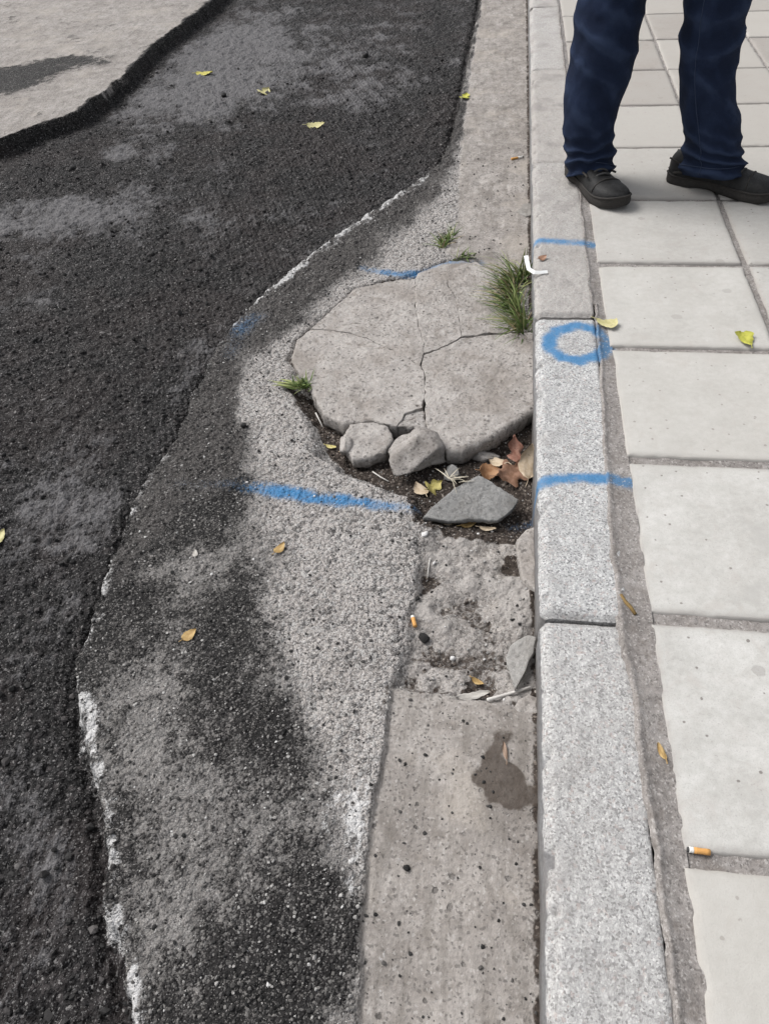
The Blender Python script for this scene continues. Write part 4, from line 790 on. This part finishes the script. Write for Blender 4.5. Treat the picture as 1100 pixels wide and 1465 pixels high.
blades('dry_blades', gb, 16, .06, .085, lambda r: Vector((-1, r.gauss(.18, .10), .20)), .16, .0032, grass_mat('flat_blade', [(0, (.16,.20,.06)), (1, (.32,.34,.14))]), tf, 9)
tf = tuft(645, 684, 'dry straw wisp lying on the small grey stone')
gb = [Vector((*G(u, v, -.085)[:2], -.085)) for u, v in ((642,688),(650,684))]
blades('dry_blades', gb, 12, .02, .045, lambda r: Vector((r.gauss(.5, .6), r.gauss(0, .8), .15)), .2, .0009, grass_mat('straw', [(0, (.38,.34,.26)), (1, (.55,.50,.40))]), tf, 10)

# ------------------------------------------------------------------ person (standing on the pavement, legs in view)
man = empty('person', (.16, 2.65, 0)); mo = Vector(man.location)
tag(man, 'person in dark blue jeans and black work shoes standing on the pavement', 'person')
def denim():
    M = Mat('dark_denim'); P = M.coord(); n = M.noise(9, 4, .6, P); f = M.noise(500, 2, .6, P); s = M.noise(28, 4, .6, P)
    c = M.ramp(M.math('MULTIPLY_ADD', n, .6, M.math('MULTIPLY', s, .4)), [(.30, (.010,.0155,.034)), (.52, (.0125,.020,.044)), (.74, (.018,.028,.060))])
    c = M.mix(M.ss(f, .5, .75, 0, .35), c, (.034,.044,.070))
    wv = M.n('ShaderNodeTexWave', wave_type='BANDS', bands_direction='DIAGONAL'); wv.inputs['Scale'].default_value = 170; wv.inputs['Distortion'].default_value = 1.5; s_ = M.attr('m1')[0]
    c = M.mix(M.ss(M.math('ADD', s_, M.math('MULTIPLY_ADD', s, .6, -.3)), .50, 1.1, 0, .38), c, (.040,.058,.105)); c = M.mix(M.ss(s_, .10, .5, .30, 0), c, (.005,.0075,.016))  # light on fold ridges and shade in creases, painted into the denim colour
    return M.fin(c, .95, M.math('ADD', M.math('MULTIPLY', f, .4), M.math('MULTIPLY_ADD', wv.outputs['Fac'], .15, s)), .5, .003, .1)
DEN = denim(); SEAM = plain('seam_thread', (.018,.028,.055), (.035,.05,.09), .9, 900, .3)
LEGL = [(-30,840,935),(0,825,923),(30,820,921),(64,815,917),(99,810,906),(143,804,889),(181,802,880),(204,806,877),(220,807,881),(236,808,880),(250,810,877),(256,811,875)]
LEGR = [(-30,981,1082),(0,977,1075),(29,976,1064),(48,973,1063),(86,970,1055),(143,971,1052),(165,973,1059),(197,977,1062),(212,975,1063),(223,972,1062),(240,970,1065),(252,968,1064),(256,968,1062)]
def leg(prof, Y, hip, seed):
    pts = []
    for v, a, b in prof:
        A, B = GY(a, v, Y), GY(b, v, Y); pts.append(((A + B)/2, (B.x - A.x)/2))
    t0, t1 = pts[0][0], Vector(hip)
    up_ = [(t0.lerp(t1, k/6), pts[0][1]*(1 - k/6) + .098*(k/6)) for k in range(6, 0, -1)]
    P = up_ + pts; zs = [p[0].z for p in P]
    zz = np.linspace(zs[0], zs[-1], 150); o_ = np.argsort(zs)
    f = lambda arr: np.interp(zz, np.array(zs)[o_], np.array(arr)[o_])
    cx, cy, hw = f([p[0].x for p in P]), f([p[0].y for p in P]), f([p[1] for p in P])
    k = np.ones(5)/5
    for arr in (cx, hw): arr[2:-2] = np.convolve(arr, k, 'valid')
    n = 72; th = np.linspace(0, 2*math.pi, n, endpoint=False); TH, ZZ = np.meshgrid(th, zz)
    wr = fbm(np.cos(TH)*1.1 + 4*seed + ZZ*2.0, ZZ*9 + np.sin(TH)*1.2, 1.0, 4, seed) - .5
    low = sstep(.24, .05, ZZ); kn = np.exp(-((ZZ - .44)/.09)**2)
    sh = lambda t_: 1 - 2*np.abs(np.sin(t_/2))**.9
    fold = sh(ZZ*118 + 2.4*np.cos(TH + seed) + 5*fbm(np.cos(TH)*1.3, ZZ*5, 1.0, 2, seed + 4))*.0080*low + sh(ZZ*70 + 3.0*np.sin(TH + .6*seed))*.0045*kn
    diag = .0032*sh(ZZ*30 + 2*TH + seed)*sstep(.12, .2, ZZ)*sstep(.5, .34, ZZ)
    rr = 1 + 0*TH; dr = wr*.016 + fold + diag
    X = cx[:, None] + np.cos(TH)*(hw[:, None]*.985 + dr); Yy = cy[:, None] + np.sin(TH)*(hw[:, None]*1.04 + .004 + dr)
    hem = (.010 - .038*np.sin(TH) + .004*np.cos(2*TH + seed))*sstep(.16, .04, ZZ); Z = ZZ + hem
    co = np.stack([X, Yy, Z], -1).reshape(-1, 3); N = len(zz)
    inn = np.stack([cx[-1] + np.cos(th)*(hw[-1]*.985 - .004 + dr[-1]), cy[-1] + np.sin(th)*(hw[-1]*1.04 - .001 + dr[-1]), zz[-1] + hem[-1]], -1)
    inn2 = inn.copy(); inn2[:, 2] += .05; inn2[:, 0] = cx[-1] + (inn2[:, 0] - cx[-1])*.72; inn2[:, 1] = cy[-1] + (inn2[:, 1] - cy[-1])*.72; co = np.concatenate([co, inn, inn2])
    i, j = np.meshgrid(np.arange(N + 1), np.arange(n), indexing='ij'); i, j = i.ravel(), j.ravel(); q = np.stack([i*n + j, (i+1)*n + j, (i+1)*n + (j+1) % n, i*n + (j+1) % n], -1)
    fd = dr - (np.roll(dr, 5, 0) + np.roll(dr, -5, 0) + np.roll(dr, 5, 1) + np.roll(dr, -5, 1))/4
    fd = np.concatenate([np.clip(.5 + fd.reshape(-1)/.006, 0, 1), np.zeros(2*n)])  # ridges high, creases low: mask for the painted fold shading
    return co, q, (X, Yy, Z), fd
la, qa, ga, fa = leg(LEGL, 2.655, (.035, 2.70, .97), 3); lb, qb, gb_, fb = leg(LEGR, 2.635, (.225, 2.70, .97), 6)
# hip part of the trousers
n = 72; th = np.linspace(0, 2*math.pi, n, endpoint=False); hc, hq = [], []
for z, w_, d_ in ((.80, .07, .075), (.84, .155, .105), (.88, .178, .125), (.93, .182, .13), (.99, .172, .12), (1.04, .165, .112), (1.045, .155, .10)):
    hc.append(np.stack([.13 + np.cos(th)*w_, 2.70 + np.sin(th)*d_, 0*th + z], -1))
i, j = np.meshgrid(np.arange(6), np.arange(n), indexing='ij'); i, j = i.ravel(), j.ravel(); hq = np.stack([i*n + j, i*n + (j+1) % n, (i+1)*n + (j+1) % n, (i+1)*n + j], -1)
hc = np.concatenate(hc)
fold_shade = np.concatenate([fa, fb, np.zeros(len(hc))]); co = np.concatenate([la, lb, hc]) - np.array(mo)[None]; q = np.concatenate([qa, qb + len(la), hq + len(la) + len(lb)])
tm_ = mesh_np('trousers', co, q); set_attr(tm_, 'm1', np.repeat(fold_shade[:, None], 4, 1)); tr = link('trousers', tm_, man, DEN)
for (X, Yy, Z), jj in ((ga, 35), (gb_, 47)):     # side seams and hem stitching
    pts = [tuple(Vector((X[i, jj], Yy[i, jj] - .0006, Z[i, jj])) - mo) for i in range(20, 149, 2)]
    link('seam', tube_mesh('seam', pts, [.0012]*len(pts), 5), tr, SEAM)
    pts = [tuple(Vector((X[144, k % 72], Yy[144, k % 72], Z[144, k % 72] + .004)) - mo) for k in range(73)]
    link('hem_stitching', tube_mesh('hem_stitching', pts, [.0013]*73, 5), tr, SEAM)
# shoes
def leather():
    M = Mat('black_leather'); P = M.coord(); n = M.noise(60, 4, .6, P); f = M.noise(400, 3, .6, P)
    c = M.mix(M.ss(n, .4, .7), (.009,.009,.0092), (.020,.020,.0205)); c = M.mix(M.ss(f, .58, .78, 0, .4), c, (.06,.059,.058))
    return M.fin(c, M.ss(f, .3, .7, .5, .8), M.math('ADD', f, M.math('MULTIPLY', n, .6)), .4, .002)
LEA = leather(); SOL = plain('dusty_rubber_sole', (.012,.0115,.011), (.050,.045,.041), .85, 120, .5); LAC = plain('lace', (.035,.035,.036), (.075,.074,.072), .9)
def shoe(heel, toe, side):
    A, B = Vector(heel), Vector(toe); d_ = (B - A); L = d_.length; root = empty('shoe'); root.parent = man
    root.location = A - mo; root.rotation_euler = (0, 0, math.atan2(d_.y, d_.x))
    ts = np.array([0, .01, .03, .07, .13, .22, .32, .42, .52, .62, .72, .80, .87, .93, .97, .99, 1.0]); hw = 1.14*np.array([.004, .016, .024, .031, .034, .034, .033, .034, .038, .044, .048, .049, .046, .038, .026, .014, .003])
    off = side*np.array([0,0,0,0,0,.001,.003,.004,.004,.002,0,-.003,-.006,-.009,-.011,-.012,-.013])
    n = len(ts); co, q = [], []; rows = 5                               # sole: closed slab with a tread edge and raised toe
    sp = .016*np.clip((ts - .72)/.28, 0, 1)**2 + .006*np.clip((.10 - ts)/.10, 0, 1)**2
    arch = .010*np.exp(-((ts - .38)/.08)**2)
    m = 2*n - 2; prof = [(.94, 0), (1.0, .006), (1.02, .016), (1.00, .026), (.97, .030)]
    loop = [(i, 1) for i in range(n)] + [(i, -1) for i in range(n - 2, 0, -1)]
    for s_, z_ in prof:
        for k_, (i, sg) in enumerate(loop): 
            tread = .0022*math.sin(k_*2.6)*(z_ < .02)
            co.append((ts[i]*L, off[i] + sg*(hw[i]*s_ + tread), z_ + sp[i] + (arch[i] if z_ < .007 else 0)))
    for r in range(4):
        for k_ in range(m): q.append((r*m + k_, r*m + (k_+1) % m, (r+1)*m + (k_+1) % m, (r+1)*m + k_))
    for r, rev in ((0, True), (4, False)):
        for i in range(n - 1):
            a, b = r*m + i, r*m + i + 1; c_ = r*m + (m - i - 1 if i + 1 < n - 1 else i + 1); d2 = r*m + ((m - i) % m)
            f_ = [a, b, c_, d2]; f_ = list(dict.fromkeys(f_))
            if len(f_) == 4: q.append(tuple(f_[::-1] if rev else f_))
    link('sole', recalc(mesh_np('sole', co, q)), root, SOL)
    # upper
    ht = np.interp(ts, [0, .02, .06, .25, .36, .5, .62, .75, .86, .94, 1], [.060, .085, .105, .118, .112, .092, .076, .068, .062, .050, .032])
    N = 24; co, q = [], []
    for i in range(n):
        for k_ in range(N + 1):
            a = math.pi*k_/N; c_, s_ = math.cos(a), math.sin(a)
            e = .75 if ts[i] > .5 else .62
            y = math.copysign(abs(c_)**e, c_)*hw[i]*.975*(1 - .18*s_**3 if ts[i] < .5 else 1); z = .026 + sp[i] + (ht[i] - .026)*abs(s_)**.8
            cr = .0030*math.sin(ts[i]*L*420)*s_*math.exp(-((ts[i] - .60)/.07)**2) - .004*math.exp(-((ts[i] - .74)/.012)**2)*s_
            co.append((ts[i]*L*.985 + .002, off[i] + y, z + cr))
    for i in range(n - 1):
        for k_ in range(N): q.append((i*(N+1) + k_, i*(N+1) + k_ + 1, (i+1)*(N+1) + k_ + 1, (i+1)*(N+1) + k_))
    up = link('upper', recalc(mesh_np('upper', co, q)), root, LEA)
    sm = up.modifiers.new('s', 'SUBSURF'); sm.levels = 1; sm.render_levels = 2
    link('welt', tube_mesh('welt', [(ts[i]*L*1.0, off[i] + sg*hw[i]*.99, .030 + sp[i]) for i, sg in loop], [.0036]*m, 6), root, SOL)
    tc = [(.735*L, float(np.interp(.735, ts, off)) + math.cos(a)*float(np.interp(.735, ts, hw))*.985, .028 + float(np.interp(.735, ts, sp)) + (float(np.interp(.735, ts, ht)) - .026)*math.sin(a)**.8) for a in np.linspace(.15, 2.99, 15)]
    link('toe_cap_seam', tube_mesh('toe_cap_seam', tc, [.0024]*15, 6), root, SOL)
    link('heel_counter', tube_mesh('heel_counter', [(.02*L + .20*L*abs(math.sin(a)) , math.cos(a)*.036, .085 - .03*abs(math.sin(a))) for a in np.linspace(0, math.pi, 9)][::-1], [.003]*9, 6), root, SOL)
    for t in (.46, .52, .58, .64):
        h_ = float(np.interp(t, ts, ht)); w_ = float(np.interp(t, ts, hw))
        link('lace', tube_mesh('lace', [(t*L + .006*math.sin(a*1.6), math.cos(a)*w_*.75, .026 + (h_ - .026)*math.sin(a)**.8 + .003) for a in np.linspace(.95, 2.2, 9)], [.0034]*9, 6), root, LAC)
    for sg in (-1, 1):                                                  # padded side panel seams
        link('side_trim', tube_mesh('side_trim', [(t*L, sg*float(np.interp(t, ts, hw))*1.0 + float(np.interp(t, ts, off)), .040 + .030*math.sin((t - .08)*3.2)) for t in np.linspace(.08, .62, 12)], [.0035]*12, 6), root, SOL)
    return root
shoe((-.052, 2.75, 0), (.082, 2.446, 0), -1); shoe((.262, 2.690, 0), (.582, 2.520, 0), 1)
# upper body, above the picture: body, jacket, hair
def blob(parts, voxel):
    bm = bmesh.new()
    for a, b, ra, rb in parts:
        a, b = Vector(a), Vector(b); d_ = b - a; L = max(d_.length, 1e-4); Q = d_.to_track_quat('Z', 'Y').to_matrix().to_4x4()
        r = bmesh.ops.create_uvsphere(bm, u_segments=20, v_segments=14, radius=1.0)
        for v in r['verts']:
            p = v.co.copy(); t = .5 + .5*max(-1, min(1, p.z*1.0)); rad = ra + (rb - ra)*t
            z = (L + ra if p.z > 0 else 0) ; v.co = Q @ Vector((p.x*rad, p.y*rad, (L if p.z > 0 else 0) + p.z*(rb if p.z > 0 else ra))) + a
    me = bpy.data.meshes.new('blob'); bm.to_mesh(me); bm.free(); o = bpy.data.objects.new('blob_source', me); COL.objects.link(o)
    md = o.modifiers.new('r', 'REMESH'); md.mode = 'VOXEL'; md.voxel_size = voxel; ms_ = o.modifiers.new('c', 'SMOOTH'); ms_.iterations = 4
    dg = bpy.context.evaluated_depsgraph_get(); out = bpy.data.meshes.new_from_object(o.evaluated_get(dg)); bpy.data.objects.remove(o)
    out.polygons.foreach_set('use_smooth', np.full(len(out.polygons), True)); return out
B0 = Vector((.13, 2.70, 0)) - mo; fwd = Vector((.42, -.91, 0)).normalized(); rgt = Vector((fwd.y, -fwd.x, 0))
def bp(r, f, z): return tuple(B0 + rgt*r + fwd*f + Vector((0, 0, z)))
body = [(bp(0, 0, 1.05), bp(0, 0, 1.38), .12, .13), (bp(0, 0, 1.42), bp(0, .02, 1.58), .058, .052), (bp(0, .03, 1.62), bp(0, .015, 1.70), .072, .088), (bp(0, .075, 1.59), bp(0, .085, 1.61), .036, .04), (bp(0, .108, 1.655), bp(0, .122, 1.635), .010, .014), (bp(-.086, .01, 1.65), bp(-.088, .01, 1.67), .014, .018), (bp(.086, .01, 1.65), bp(.088, .01, 1.67), .014, .018), (bp(0, .100, 1.598), bp(0, .102, 1.602), .018, .018),
        (bp(-.08, 0, .92), bp(-.08, 0, .88), .075, .055), (bp(.08, 0, .92), bp(.08, 0, .88), .075, .055), (bp(0, 0, .92), bp(0, 0, 1.1), .12, .12)]
jk = [(bp(0, .0, .98), bp(0, 0, 1.15), .155, .15), (bp(-.06, 0, 1.05), bp(-.07, 0, 1.36), .12, .125), (bp(.06, 0, 1.05), bp(.07, 0, 1.36), .12, .125), (bp(-.17, 0, 1.42), bp(.17, 0, 1.42), .072, .072), (bp(0, .01, 1.44), bp(0, .02, 1.50), .078, .07)]
for s in (-1, 1):
    sh_, el, wr_ = bp(s*.20, 0, 1.42), bp(s*.27, -.02, 1.13), bp(s*.20, .20, 1.06)
    jk += [(sh_, el, .068, .055), (el, wr_, .055, .042)]; body += [(sh_, el, .045, .04), (el, wr_, .04, .028)]
    hx = lambda a, f, z: bp(s*(.20 + a), .20 + f, 1.06 + z)
    body.append((wr_, hx(-.02, .065, .01), .026, .030))
    for k_, (dz_, L) in enumerate(((.024, .062), (.008, .072), (-.008, .070), (-.023, .055))):
        a, m_, e_ = hx(-.025, .085, .01 + dz_), hx(-.035, .085 + L*.55, .005 + dz_), hx(-.060, .085 + L*.85, dz_); body += [(a, m_, .0095, .009), (m_, e_, .009, .0075)]
    body += [(hx(-.02, .04, .035), hx(-.035, .075, .055), .013, .011), (hx(-.035, .075, .055), hx(-.045, .105, .055), .011, .009)]
SKIN = plain('skin', (.38,.23,.16), (.45,.28,.20), .55, 30, .1); JAC = plain('dark_jacket_cloth', (.02,.022,.026), (.035,.038,.045), .9, 80, .4); HAIR = plain('dark_hair', (.015,.012,.010), (.03,.024,.02), .7, 300, .6)
link('body', blob(body, .0065), man, SKIN); link('jacket', blob(jk, .014), man, JAC)
link('hair', blob([(bp(0, -.005, 1.70), bp(0, -.01, 1.735), .094, .088), (bp(0, -.035, 1.63), bp(0, -.03, 1.70), .072, .09)], .009), man, HAIR)
EYE = plain('eye', (.5,.5,.5), (.6,.6,.6), .3)
for s in (-1, 1): link('eye', blob([(bp(s*.032, .083, 1.668), bp(s*.032, .085, 1.668), .012, .012)], .003), man, EYE)
